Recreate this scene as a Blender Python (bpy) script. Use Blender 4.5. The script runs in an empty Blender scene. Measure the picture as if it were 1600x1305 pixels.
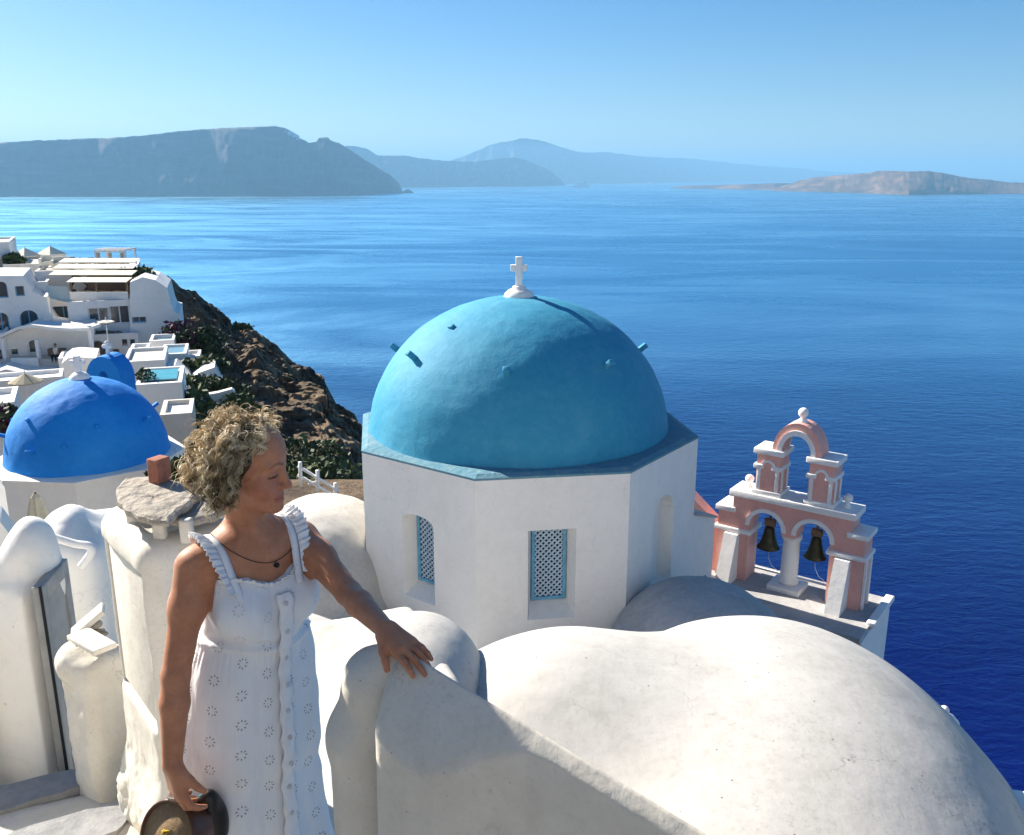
import bpy, bmesh, math, random
import numpy as np
from mathutils import Vector, Matrix, Euler, noise as mnoise
from mathutils.geometry import delaunay_2d_cdt
R = math.radians
PI = math.pi
scene = bpy.context.scene
COL = scene.collection

# ------------------------------------------------------------------ camera
PITCH = R(15.0)
FPX = 1400.0                      # focal length in pixels of the 1600 px wide photograph
cam_data = bpy.data.cameras.new('camera')
cam_data.sensor_width = 36.0
cam_data.lens = 36.0 * FPX / 1600.0
cam_data.clip_start = 0.05
cam_data.clip_end = 200000.0
cam = bpy.data.objects.new('camera', cam_data)
COL.objects.link(cam)
cam.location = (0, 0, 0)
cam.rotation_euler = (PI / 2 - PITCH, 0, 0)
scene.camera = cam

# ------------------------------------------------------------------ sky and sun
SUN_AZ = 53.0                     # degrees to the left of straight ahead
SUN_EL = 34.0
world = bpy.data.worlds.new('World')
scene.world = world
world.use_nodes = True
wn = world.node_tree
for n in list(wn.nodes): wn.nodes.remove(n)
w_out = wn.nodes.new('ShaderNodeOutputWorld')
w_bg = wn.nodes.new('ShaderNodeBackground')
w_sky = wn.nodes.new('ShaderNodeTexSky')
w_sky.sky_type = 'NISHITA'
w_sky.sun_disc = False
w_sky.sun_elevation = R(SUN_EL)
w_sky.sun_rotation = R(-SUN_AZ)
w_sky.altitude = 100.0
w_sky.air_density = 0.9
w_sky.dust_density = 0.5
w_sky.ozone_density = 4.0
w_bg.inputs['Strength'].default_value = 0.053
w_hs = wn.nodes.new('ShaderNodeHueSaturation')
w_hs.inputs['Saturation'].default_value = 1.3
wn.links.new(w_sky.outputs[0], w_hs.inputs['Color'])
wn.links.new(w_hs.outputs[0], w_bg.inputs[0])
wn.links.new(w_bg.outputs[0], w_out.inputs[0])

sun_dir = Vector((-math.sin(R(SUN_AZ)) * math.cos(R(SUN_EL)), math.cos(R(SUN_AZ)) * math.cos(R(SUN_EL)), math.sin(R(SUN_EL))))
sl = bpy.data.lights.new('sun', 'SUN')
sl.energy = 5.0
sl.angle = R(0.53)
sl.color = (1.0, 0.925, 0.81)
sun = bpy.data.objects.new('sun', sl)
COL.objects.link(sun)
sun.rotation_euler = (-sun_dir).to_track_quat('-Z', 'Y').to_euler()

vs = scene.view_settings
vs.view_transform = 'Standard'
vs.look = 'None'
vs.gamma = 1.0
vs.use_curve_mapping = False
vs.exposure = 1.27
scene.cycles.use_denoising = True
scene.cycles.max_bounces = 8
scene.cycles.volume_bounces = 0

# ------------------------------------------------------------------ helpers
CP, SP = math.cos(PITCH), math.sin(PITCH)
def ray(px, py):
    u = (px - 800.0) / FPX; v = (652.5 - py) / FPX
    return Vector((u, CP + v * SP, v * CP - SP))
def at(px, py, Y):                # the point at depth Y that a photograph pixel shows
    r = ray(px, py); return r * (Y / r.y)
def atz(px, py, z):
    r = ray(px, py); return r * (z / r.z)
def pxm(Y, z):                    # photograph pixels per metre at a place
    return FPX / (Y * CP - z * SP)

def tag(o, label=None, cat=None, group=None, kind=None):
    if label: o['label'] = label
    if cat: o['category'] = cat
    if group: o['group'] = group
    if kind: o['kind'] = kind
    return o
def empty(name, loc=(0, 0, 0), rz=0.0):
    o = bpy.data.objects.new(name, None); COL.objects.link(o)
    o.empty_display_size = 0.1
    o.location = loc; o.rotation_euler = (0, 0, rz)
    return o
def link(name, me, mat=None, parent=None):
    o = bpy.data.objects.new(name, me); COL.objects.link(o)
    if mat is not None and len(me.materials) == 0: me.materials.append(mat)
    if parent is not None: o.parent = parent
    return o
def copy_tree(o, parent=None):
    c = o.copy(); COL.objects.link(c); c.parent = parent
    for ch in list(o.children): copy_tree(ch, c)
    return c

class MB:
    """collects vertices and faces in local coordinates"""
    def __init__(s): s.v = []; s.f = []; s.sm = []
    def add(s, verts, faces, smooth=False):
        b = len(s.v)
        s.v += [tuple(v) for v in verts]
        s.f += [tuple(i + b for i in f) for f in faces]
        s.sm += [smooth] * len(faces)
        return s
    def box(s, x0, x1, y0, y1, z0, z1):
        v = [(x, y, z) for z in (z0, z1) for y in (y0, y1) for x in (x0, x1)]
        return s.add(v, [(0, 2, 3, 1), (4, 5, 7, 6), (0, 1, 5, 4), (2, 6, 7, 3), (0, 4, 6, 2), (1, 3, 7, 5)])
    def bbox(s, x0, x1, y0, y1, z0, z1, b=0.02, seg=2):
        bm = bmesh.new(); bmesh.ops.create_cube(bm, size=1.0)
        for v in bm.verts:
            v.co = ((x0 + x1) / 2 + v.co.x * (x1 - x0), (y0 + y1) / 2 + v.co.y * (y1 - y0), (z0 + z1) / 2 + v.co.z * (z1 - z0))
        b = min(b, abs(x1 - x0) * .45, abs(y1 - y0) * .45, abs(z1 - z0) * .45)
        bmesh.ops.bevel(bm, geom=bm.edges[:], offset=b, segments=seg, profile=.5, affect='EDGES')
        return s.addbm(bm, True)
    def addbm(s, bm, smooth=False, M=None):
        bm.verts.ensure_lookup_table(); bm.verts.index_update()
        vs_ = [(M @ v.co) if M else v.co.copy() for v in bm.verts]
        s.add(vs_, [[v.index for v in f.verts] for f in bm.faces], smooth); bm.free(); return s
    def tube(s, pts, rad, n=8, cap=True, smooth=True, squash=None):
        pts = [Vector(p) for p in pts]
        rad = rad if hasattr(rad, '__len__') else [rad] * len(pts)
        vs_, fs = [], []
        prev = None
        for i, p in enumerate(pts):
            t = (pts[min(i + 1, len(pts) - 1)] - pts[max(i - 1, 0)])
            if t.length < 1e-9: t = Vector((0, 0, 1))
            t.normalize()
            if prev is None:
                a = t.orthogonal().normalized()
            else:
                a = (prev - t * prev.dot(t))
                a = a.normalized() if a.length > 1e-6 else t.orthogonal().normalized()
            prev = a; b = t.cross(a)
            for k in range(n):
                th = 2 * PI * k / n
                vs_.append(p + (a * math.cos(th) + b * math.sin(th)) * rad[i])
        for i in range(len(pts) - 1):
            for k in range(n):
                fs.append((i * n + k, i * n + (k + 1) % n, (i + 1) * n + (k + 1) % n, (i + 1) * n + k))
        if cap:
            fs.append(tuple(range(n - 1, -1, -1))); fs.append(tuple(range((len(pts) - 1) * n, len(pts) * n)))
        return s.add(vs_, fs, smooth)
    def lathe(s, prof, n=32, c=(0, 0, 0), a0=0.0, a1=2 * PI, smooth=True, cap=False):
        full = abs(a1 - a0 - 2 * PI) < 1e-6
        m = n if full else n + 1
        vs_, fs = [], []
        for (r, z) in prof:
            for k in range(m):
                th = a0 + (a1 - a0) * k / n
                vs_.append((c[0] + r * math.cos(th), c[1] + r * math.sin(th), c[2] + z))
        for i in range(len(prof) - 1):
            for k in range(n):
                k2 = (k + 1) % m
                fs.append((i * m + k, i * m + k2, (i + 1) * m + k2, (i + 1) * m + k))
        if cap:
            fs.append(tuple(range(m - 1, -1, -1))); fs.append(tuple(range((len(prof) - 1) * m, len(prof) * m)))
        return s.add(vs_, fs, smooth)
    def sphere(s, c, r, n=14, sq=(1, 1, 1)):
        prof = [(max(1e-4, math.sin(PI * i / n)) * r, -math.cos(PI * i / n) * r) for i in range(n + 1)]
        b = len(s.v); s.lathe(prof, 2 * n, (0, 0, 0), cap=True)
        for i in range(b, len(s.v)):
            x, y, z = s.v[i]; s.v[i] = (c[0] + x * sq[0], c[1] + y * sq[1], c[2] + z * sq[2])
        return s
    def prism(s, poly, y0, y1, smooth=False):
        """(x, z) outline extruded along y; outline counter-clockwise seen from -y"""
        n = len(poly)
        vs_ = [(x, y0, z) for x, z in poly] + [(x, y1, z) for x, z in poly]
        fs = [tuple(range(n)), tuple(range(2 * n - 1, n - 1, -1))]
        fs += [(i, i + n, (i + 1) % n + n, (i + 1) % n) for i in range(n)]
        return s.add(vs_, fs, smooth)
    def wall(s, outline, holes, y0, y1, inner=None, shrink=None):
        """flat wall in the x/z plane from y0 (front) to y1 (back) with openings; shrink splays the reveals"""
        pts, edges = [], []
        for loop in [outline] + holes:
            b = len(pts); pts += [Vector(p) for p in loop]
            edges += [(b + i, b + (i + 1) % len(loop)) for i in range(len(loop))]
        vo, eo, fo, *_ = delaunay_2d_cdt(pts, edges, [], 0, 1e-5)
        def ins(p, loop):
            c = False; j = len(loop) - 1
            for i in range(len(loop)):
                xi, yi = loop[i]; xj, yj = loop[j]
                if (yi > p[1]) != (yj > p[1]) and p[0] < (xj - xi) * (p[1] - yi) / (yj - yi) + xi: c = not c
                j = i
            return c
        keep = []
        for f in fo:
            cx = sum(vo[i].x for i in f) / len(f); cy = sum(vo[i].y for i in f) / len(f)
            if ins((cx, cy), outline) and not any(ins((cx, cy), h) for h in holes): keep.append(f)
        s.add([(v.x, y0, v.y) for v in vo], keep)
        s.add([(v.x, y1, v.y) for v in vo], [tuple(reversed(f)) for f in keep])
        n = len(outline)
        s.add([(x, y0, z) for x, z in outline] + [(x, y1, z) for x, z in outline], [(i, i + n, (i + 1) % n + n, (i + 1) % n) for i in range(n)])
        for hi, h in enumerate(holes):
            n = len(h)
            h2 = h
            if shrink:
                cx = sum(p[0] for p in h) / n; zz = [p[1] for p in h]
                h2 = [(cx + (x - cx) * shrink[0], min(zz) + shrink[2] + (z - min(zz)) * shrink[1]) for x, z in h]
            s.add([(x, y0, z) for x, z in h] + [(x, y1, z) for x, z in h2], [(i, (i + 1) % n, (i + 1) % n + n, i + n) for i in range(n)])
        return s
    def xf(s, M):
        s.v = [tuple(M @ Vector(v)) for v in s.v]; return s
    def build(s, name, mat, parent=None, weld=False):
        me = bpy.data.meshes.new(name)
        me.from_pydata(s.v, [], s.f)
        me.polygons.foreach_set('use_smooth', s.sm)
        me.update()
        if weld:
            bm = bmesh.new(); bm.from_mesh(me); bmesh.ops.remove_doubles(bm, verts=bm.verts[:], dist=1e-4)
            bmesh.ops.recalc_face_normals(bm, faces=bm.faces[:]); bm.to_mesh(me); bm.free()
        return link(name, me, mat, parent)

def arch(x0, x1, z0, zs, n=10, k=1.0):
    """opening outline: straight sides to zs, then an arch of rise k * half width"""
    c = (x0 + x1) / 2; r = (x1 - x0) / 2
    return [(x0, z0), (x1, z0)] + [(c + r * math.cos(PI * i / n), zs + k * r * math.sin(PI * i / n)) for i in range(n + 1)]
def rect(x0, x1, z0, z1): return [(x0, z0), (x1, z0), (x1, z1), (x0, z1)]

def grid_mesh(name, P, mat, parent=None, smooth=True, closed_u=False):
    """P: array (m, n, 3)"""
    m, n = P.shape[:2]
    me = bpy.data.meshes.new(name)
    idx = np.arange(m * n).reshape(m, n)
    if closed_u: idx = np.vstack([idx, idx[:1]])
    q = np.stack([idx[:-1, :-1], idx[1:, :-1], idx[1:, 1:], idx[:-1, 1:]], -1).reshape(-1, 4)
    np_mesh(me, P.reshape(-1, 3), q, smooth)
    return link(name, me, mat, parent)
def np_mesh(me, V, F, smooth=True):
    V = np.asarray(V, np.float32); F = np.asarray(F, np.int32); k = F.shape[1]
    me.vertices.add(len(V)); me.vertices.foreach_set('co', V.ravel())
    me.loops.add(F.size); me.loops.foreach_set('vertex_index', F.ravel())
    me.polygons.add(len(F))
    me.polygons.foreach_set('loop_start', np.arange(0, F.size, k, dtype=np.int32))
    me.polygons.foreach_set('loop_total', np.full(len(F), k, np.int32))
    me.polygons.foreach_set('use_smooth', np.full(len(F), smooth))
    me.update(calc_edges=True); me.validate()

# value noise for terrain and plaster, vectorised
def vnoise(P, seed=0):
    P = np.asarray(P, np.float64); i = np.floor(P).astype(np.int64); f = P - i; f = f * f * (3 - 2 * f)
    def h(a, b, c):
        n = (a * 374761393 + b * 668265263 + c * 2147483647 + seed * 1274126177) & 0xffffffff
        n = ((n ^ (n >> 13)) * 1274126177) & 0xffffffff
        return ((n ^ (n >> 16)) & 0xffff) / 32767.5 - 1.0
    r = 0
    for dx in (0, 1):
        for dy in (0, 1):
            for dz in (0, 1):
                w = (f[..., 0] if dx else 1 - f[..., 0]) * (f[..., 1] if dy else 1 - f[..., 1]) * (f[..., 2] if dz else 1 - f[..., 2])
                r = r + w * h(i[..., 0] + dx, i[..., 1] + dy, i[..., 2] + dz)
    return r
def fbm(P, oct=4, seed=0, gain=.5):
    r = 0; a = 1.0; P = np.asarray(P, np.float64)
    for k in range(oct):
        r = r + a * vnoise(P * (2.03 ** k) + 17.3 * k, seed + k); a *= gain
    return r

# ------------------------------------------------------------------ signed distance modelling for organic shapes
class Vox:
    def __init__(s, lo, hi, h, far=0.2):
        s.h = h; s.lo = np.array(lo, np.float64)
        s.n = np.ceil((np.array(hi) - s.lo) / h).astype(int) + 1
        s.f = np.full(s.n, far, np.float32)
    def sub(s, lo, hi):
        a = np.clip(np.floor((np.array(lo) - s.lo) / s.h).astype(int), 0, s.n); b = np.clip(np.ceil((np.array(hi) - s.lo) / s.h).astype(int) + 1, 0, s.n)
        if np.any(b <= a): return None, None
        g = np.meshgrid(*[(s.lo[i] + s.h * np.arange(a[i], b[i])).astype(np.float32) for i in range(3)], indexing='ij', sparse=True)
        return tuple(slice(a[i], b[i]) for i in range(3)), g
    def put(s, sl, d, k, op='u'):
        f = s.f[sl]
        if op == 'u':
            if k <= 0: s.f[sl] = np.minimum(f, d); return
            h = np.maximum(k - np.abs(f - d), 0) / k
            s.f[sl] = np.minimum(f, d) - h * h * k * .25
        else:
            d = -d
            if k <= 0: s.f[sl] = np.maximum(f, d); return
            h = np.maximum(k - np.abs(f - d), 0) / k
            s.f[sl] = np.maximum(f, d) + h * h * k * .25
    def cone(s, a, b, ra, rb, k=.02, op='u', m=None):
        """tapered capsule"""
        a = np.array(a, np.float64); b = np.array(b, np.float64); R_ = max(ra, rb) + k + 4 * s.h + .01
        sl, g = s.sub(np.minimum(a, b) - R_, np.maximum(a, b) + R_)
        if sl is None: return s
        ba = b - a; l2 = max(ba @ ba, 1e-12)
        t = sum((g[i] - a[i]) * ba[i] for i in range(3)) / l2
        t = np.clip(t, 0, 1)
        d = np.sqrt(sum((g[i] - a[i] - ba[i] * t) ** 2 for i in range(3))) - (ra + (rb - ra) * t)
        s.put(sl, d.astype(np.float32), k, op); return s
    def chain(s, pts, k=.02, op='u'):
        for (a, ra), (b, rb) in zip(pts[:-1], pts[1:]): s.cone(a, b, ra, rb, k, op)
        return s
    def ell(s, c, r, rot=None, k=.02, op='u'):
        """ellipsoid, rot = 3x3 whose columns are its axes"""
        c = np.array(c, np.float64); r = np.array(r, np.float64); R_ = r.max() + k + 4 * s.h + .01
        sl, g = s.sub(c - R_, c + R_)
        if sl is None: return s
        q = [g[i] - c[i] for i in range(3)]
        if rot is not None: q = [sum(q[j] * rot[j][i] for j in range(3)) for i in range(3)]
        k0 = np.sqrt(sum((q[i] / r[i]) ** 2 for i in range(3))); k1 = np.sqrt(sum((q[i] / (r[i] * r[i])) ** 2 for i in range(3)))
        d = k0 * (k0 - 1) / np.maximum(k1, 1e-9)
        s.put(sl, d.astype(np.float32), k, op); return s
    def box(s, c, hs, rot=None, rad=.02, k=.02, op='u'):
        c = np.array(c, np.float64); hs = np.array(hs, np.float64); R_ = np.linalg.norm(hs) + k + 4 * s.h + .01
        sl, g = s.sub(c - R_, c + R_)
        if sl is None: return s
        q = [g[i] - c[i] for i in range(3)]
        if rot is not None: q = [sum(q[j] * rot[j][i] for j in range(3)) for i in range(3)]
        q = [np.abs(q[i]) - hs[i] + rad for i in range(3)]
        d = np.sqrt(sum(np.maximum(e, 0) ** 2 for e in q)) + np.minimum(np.maximum(np.maximum(q[0], q[1]), q[2]), 0) - rad
        s.put(sl, d.astype(np.float32), k, op); return s
    def plane(s, p, n, k=.01, op='s'):
        """half space on the side n points to"""
        sl, g = s.sub(s.lo - 1, s.lo + s.n * s.h + 1)
        n = np.array(n, float); n /= np.linalg.norm(n)
        d = -sum((g[i] - p[i]) * n[i] for i in range(3))
        s.put(sl, d.astype(np.float32), k, op); return s
    def mesh(s):
        f = s.f; ins = f < 0
        c = np.zeros(np.array(f.shape) - 1, np.uint8)
        for dx in (0, 1):
            for dy in (0, 1):
                for dz in (0, 1):
                    c += ins[dx:f.shape[0] - 1 + dx, dy:f.shape[1] - 1 + dy, dz:f.shape[2] - 1 + dz]
        act = (c > 0) & (c < 8)
        I, J, K = np.nonzero(act)
        vid = np.full(c.shape, -1, np.int32); vid[I, J, K] = np.arange(len(I))
        acc = np.zeros((len(I), 3)); cnt = np.zeros(len(I))
        cs = [(0, 0, 0), (1, 0, 0), (0, 1, 0), (1, 1, 0), (0, 0, 1), (1, 0, 1), (0, 1, 1), (1, 1, 1)]
        cv = [f[I + a, J + b, K + d] for a, b, d in cs]
        for a in range(8):
            for b in range(a + 1, 8):
                df = np.abs(np.array(cs[a]) - np.array(cs[b]))
                if df.sum() != 1: continue
                m = (cv[a] < 0) != (cv[b] < 0)
                t = np.where(m, cv[a] / np.where(m, cv[a] - cv[b], 1), 0)
                p = np.array(cs[a])[None] + t[:, None] * (np.array(cs[b]) - np.array(cs[a]))[None]
                acc += p * m[:, None]; cnt += m
        V = np.stack([I, J, K], -1) + acc / cnt[:, None]
        V = s.lo + V * s.h
        Q = []
        for ax in range(3):
            sh = [slice(None)] * 3; sh2 = [slice(None)] * 3
            sh[ax] = slice(0, -1); sh2[ax] = slice(1, None)
            a = ins[tuple(sh)]; b = ins[tuple(sh2)]
            E_ = np.argwhere(a != b)
            o1, o2 = [(1, 2), (2, 0), (0, 1)][ax]
            ok = (E_[:, o1] > 0) & (E_[:, o2] > 0) & (E_[:, o1] < f.shape[o1] - 1) & (E_[:, o2] < f.shape[o2] - 1)
            E_ = E_[ok]
            flip = a[E_[:, 0], E_[:, 1], E_[:, 2]]
            def g(d1, d2):
                q = E_.copy(); q[:, o1] -= d1; q[:, o2] -= d2
                return vid[q[:, 0], q[:, 1], q[:, 2]]
            q = np.stack([g(1, 1), g(0, 1), g(0, 0), g(1, 0)], -1)
            q[~flip] = q[~flip][:, ::-1]
            Q.append(q)
        return V, np.concatenate(Q)
    def build(s, name, mat, parent=None, relax=1, disp=None):
        V, Q = s.mesh()
        V, Q = relax_mesh(V, Q, relax)
        if disp is not None: V = disp(V, vert_normals(V, Q))
        me = bpy.data.meshes.new(name); np_mesh(me, V, Q, True)
        return link(name, me, mat, parent)
def relax_mesh(V, Q, it):
    for _ in range(it):
        A = np.zeros_like(V); C = np.zeros(len(V))
        for a in range(4):
            for b in ((a + 1) % 4, (a + 3) % 4):
                np.add.at(A, Q[:, a], V[Q[:, b]]); np.add.at(C, Q[:, a], 1)
        V = V * .4 + .6 * A / np.maximum(C, 1)[:, None]
    return V, Q
def vert_normals(V, Q):
    n = np.cross(V[Q[:, 2]] - V[Q[:, 0]], V[Q[:, 3]] - V[Q[:, 1]])
    N = np.zeros_like(V)
    for a in range(4): np.add.at(N, Q[:, a], n)
    return N / np.maximum(np.linalg.norm(N, axis=1), 1e-12)[:, None]

# ------------------------------------------------------------------ materials
def new_mat(name):
    m = bpy.data.materials.new(name); m.use_nodes = True
    nt = m.node_tree; b = nt.nodes['Principled BSDF']
    return m, nt, b
def N(nt, typ, **kw):
    n = nt.nodes.new(typ)
    for k, v in kw.items():
        if k in n.inputs: n.inputs[k].default_value = v
        else: setattr(n, k, v)
    return n
def ramp(nt, fac, stops):
    r = nt.nodes.new('ShaderNodeValToRGB')
    el = r.color_ramp.elements
    while len(el) > 1: el.remove(el[-1])
    el[0].position = stops[0][0]; el[0].color = (*stops[0][1], 1) if len(stops[0][1]) == 3 else stops[0][1]
    for p, c in stops[1:]:
        e = el.new(p); e.color = (*c, 1) if len(c) == 3 else c
    nt.links.new(fac, r.inputs[0]); return r.outputs[0]
def noise_tex(nt, scale, detail=5, rough=.55, vec=None, dist=0.0):
    n = N(nt, 'ShaderNodeTexNoise', Scale=scale, Detail=detail, Roughness=rough, Distortion=dist)
    if vec is not None: nt.links.new(vec, n.inputs['Vector'])
    return n.outputs['Fac']
def pos(nt):
    return nt.nodes.new('ShaderNodeNewGeometry').outputs['Position']
def mapping(nt, vec, sc=(1, 1, 1), rot=(0, 0, 0)):
    m = nt.nodes.new('ShaderNodeMapping'); m.inputs['Scale'].default_value = sc; m.inputs['Rotation'].default_value = rot
    nt.links.new(vec, m.inputs['Vector']); return m.outputs[0]
def bump(nt, b, h, strength=.3, dist=.02, prev=None):
    n = N(nt, 'ShaderNodeBump', Strength=strength, Distance=dist)
    nt.links.new(h, n.inputs['Height'])
    if prev is not None: nt.links.new(prev, n.inputs['Normal'])
    nt.links.new(n.outputs[0], b.inputs['Normal']); return n.outputs[0]
def mixc(nt, fac, a, b, typ='MIX'):
    m = nt.nodes.new('ShaderNodeMix'); m.data_type = 'RGBA'; m.blend_type = typ
    for sock, v in ((m.inputs[0], fac), (m.inputs[6], a), (m.inputs[7], b)):
        if hasattr(v, 'is_linked') or hasattr(v, 'links'): nt.links.new(v, sock)
        elif isinstance(v, (int, float)): sock.default_value = v
        else: sock.default_value = (*v, 1) if len(v) == 3 else v
    return m.outputs[2]
def math_n(nt, op, a, b=None, c=None):
    n = nt.nodes.new('ShaderNodeMath'); n.operation = op
    for i, v in enumerate((a, b, c)):
        if v is None: continue
        if isinstance(v, (int, float)): n.inputs[i].default_value = v
        else: nt.links.new(v, n.inputs[i])
    return n.outputs[0]

def plaster(name, c0, c1, scale=1.0, rough=.85, bs=.25, bd=.02, stain=None, fine=60.0, grit=0.0, gscale=30.0):
    m, nt, b = new_mat(name); p = pos(nt)
    n1 = noise_tex(nt, 1.3 * scale, 6, .6, p)
    n2 = noise_tex(nt, 9.0 * scale, 6, .65, p)
    f = math_n(nt, 'ADD', math_n(nt, 'MULTIPLY', n1, .55), math_n(nt, 'MULTIPLY', n2, .45))
    col = ramp(nt, f, [(.36, c1), (.56, c0)])
    if stain:
        s1 = noise_tex(nt, 2.6 * scale, 8, .72, mapping(nt, p, (1, 1, .35)))
        fac = ramp(nt, s1, [(.54, (0, 0, 0)), (.72, (1, 1, 1))])
        col = mixc(nt, math_n(nt, 'MULTIPLY', fac, stain[1]), col, stain[0])
    if grit:
        g1 = noise_tex(nt, gscale, 8, .78, p, .4)
        gm = noise_tex(nt, 1.1 * scale, 5, .6, p)
        gf = math_n(nt, 'MULTIPLY', ramp(nt, g1, [(.52, (0, 0, 0)), (.68, (1, 1, 1))]), ramp(nt, gm, [(.38, (.25, .25, .25)), (.62, (1, 1, 1))]))
        col = mixc(nt, math_n(nt, 'MULTIPLY', gf, grit), col, tuple(x * .55 for x in c1))
        v1 = N(nt, 'ShaderNodeTexVoronoi', Scale=gscale * .32); nt.links.new(p, v1.inputs['Vector'])
        sp = ramp(nt, v1.outputs['Distance'], [(.035, (1, 1, 1)), (.06, (0, 0, 0))])
        col = mixc(nt, math_n(nt, 'MULTIPLY', sp, min(1.0, grit * 1.6)), col, tuple(x * .35 for x in c1))
    crk = None
    if grit:
        wv = nt.nodes.new('ShaderNodeVectorMath'); wv.operation = 'ADD'
        nz = N(nt, 'ShaderNodeTexNoise', Scale=3.5 * scale, Detail=5, Roughness=.65); nt.links.new(p, nz.inputs['Vector'])
        ws = nt.nodes.new('ShaderNodeVectorMath'); ws.operation = 'SCALE'; ws.inputs['Scale'].default_value = .55; nt.links.new(nz.outputs['Color'], ws.inputs[0])
        nt.links.new(p, wv.inputs[0]); nt.links.new(ws.outputs[0], wv.inputs[1])
        v2 = nt.nodes.new('ShaderNodeTexVoronoi'); v2.feature = 'DISTANCE_TO_EDGE'; v2.inputs['Scale'].default_value = 1.5 * scale; nt.links.new(wv.outputs[0], v2.inputs['Vector'])
        crk = ramp(nt, v2.outputs['Distance'], [(.0, (1, 1, 1)), (.010, (0, 0, 0))])
        cm = ramp(nt, noise_tex(nt, 1.7 * scale, 3, .5, p), [(.50, (0, 0, 0)), (.60, (1, 1, 1))])
        crk = math_n(nt, 'MULTIPLY', crk, cm)
        col = mixc(nt, math_n(nt, 'MULTIPLY', crk, min(.55, grit * 1.2)), col, tuple(x * .45 for x in c1))
        dr = noise_tex(nt, 1.0, 6, .7, mapping(nt, p, (9 * scale, 9 * scale, .55 * scale)))
        col = mixc(nt, math_n(nt, 'MULTIPLY', ramp(nt, dr, [(.55, (0, 0, 0)), (.75, (1, 1, 1))]), grit * .55), col, tuple(x * .72 for x in c1))
    nt.links.new(col, b.inputs['Base Color'])
    b.inputs['Roughness'].default_value = rough
    b.inputs['Specular IOR Level'].default_value = .25
    h1 = noise_tex(nt, 4.0 * scale, 4, .5, p); h2 = noise_tex(nt, fine * scale, 3, .6, p)
    pr = bump(nt, b, h1, bs, bd * 2.5)
    pr = bump(nt, b, h2, bs * .8, bd * .25, pr)
    if grit: bump(nt, b, noise_tex(nt, 1.0, 5, .6, mapping(nt, p, (16, 5, 11), (.4, .3, .8)), .8), bs * 1.1, bd * .35, pr)      # trowel strokes
    return m
def flat(name, c, rough=.6, metal=0.0, spec=.4, var=.12, scale=20.0, bs=0.0):
    m, nt, b = new_mat(name); p = pos(nt)
    n1 = noise_tex(nt, scale, 5, .6, p)
    col = ramp(nt, n1, [(.3, tuple(max(0, x * (1 - var)) for x in c)), (.7, tuple(min(1, x * (1 + var)) for x in c))])
    nt.links.new(col, b.inputs['Base Color'])
    b.inputs['Roughness'].default_value = rough; b.inputs['Metallic'].default_value = metal
    b.inputs['Specular IOR Level'].default_value = spec
    if bs: bump(nt, b, n1, bs, .01)
    return m

M = {}
M['white'] = plaster('white_plaster', (.80, .775, .73), (.745, .72, .68), .8, bs=.18, stain=((.62, .59, .53), .25), grit=.2, gscale=20)
M['white_far'] = plaster('white_far', (.80, .78, .75), (.72, .70, .67), .3, bs=.1, fine=8)
M['cream'] = plaster('cream_plaster', (.64, .60, .53), (.56, .52, .445), 1.2, bs=.22, stain=((.50, .44, .35), .40), grit=.45, gscale=70)
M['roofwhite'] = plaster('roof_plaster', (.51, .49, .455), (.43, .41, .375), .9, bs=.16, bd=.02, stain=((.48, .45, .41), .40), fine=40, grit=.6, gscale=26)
M['pink'] = plaster('pink_plaster', (.77, .42, .36), (.70, .355, .30), 2.0, bs=.2, stain=((.45, .17, .15), .4))
M['trim'] = plaster('white_trim', (.82, .80, .78), (.74, .72, .70), 2.0, bs=.15)

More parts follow.
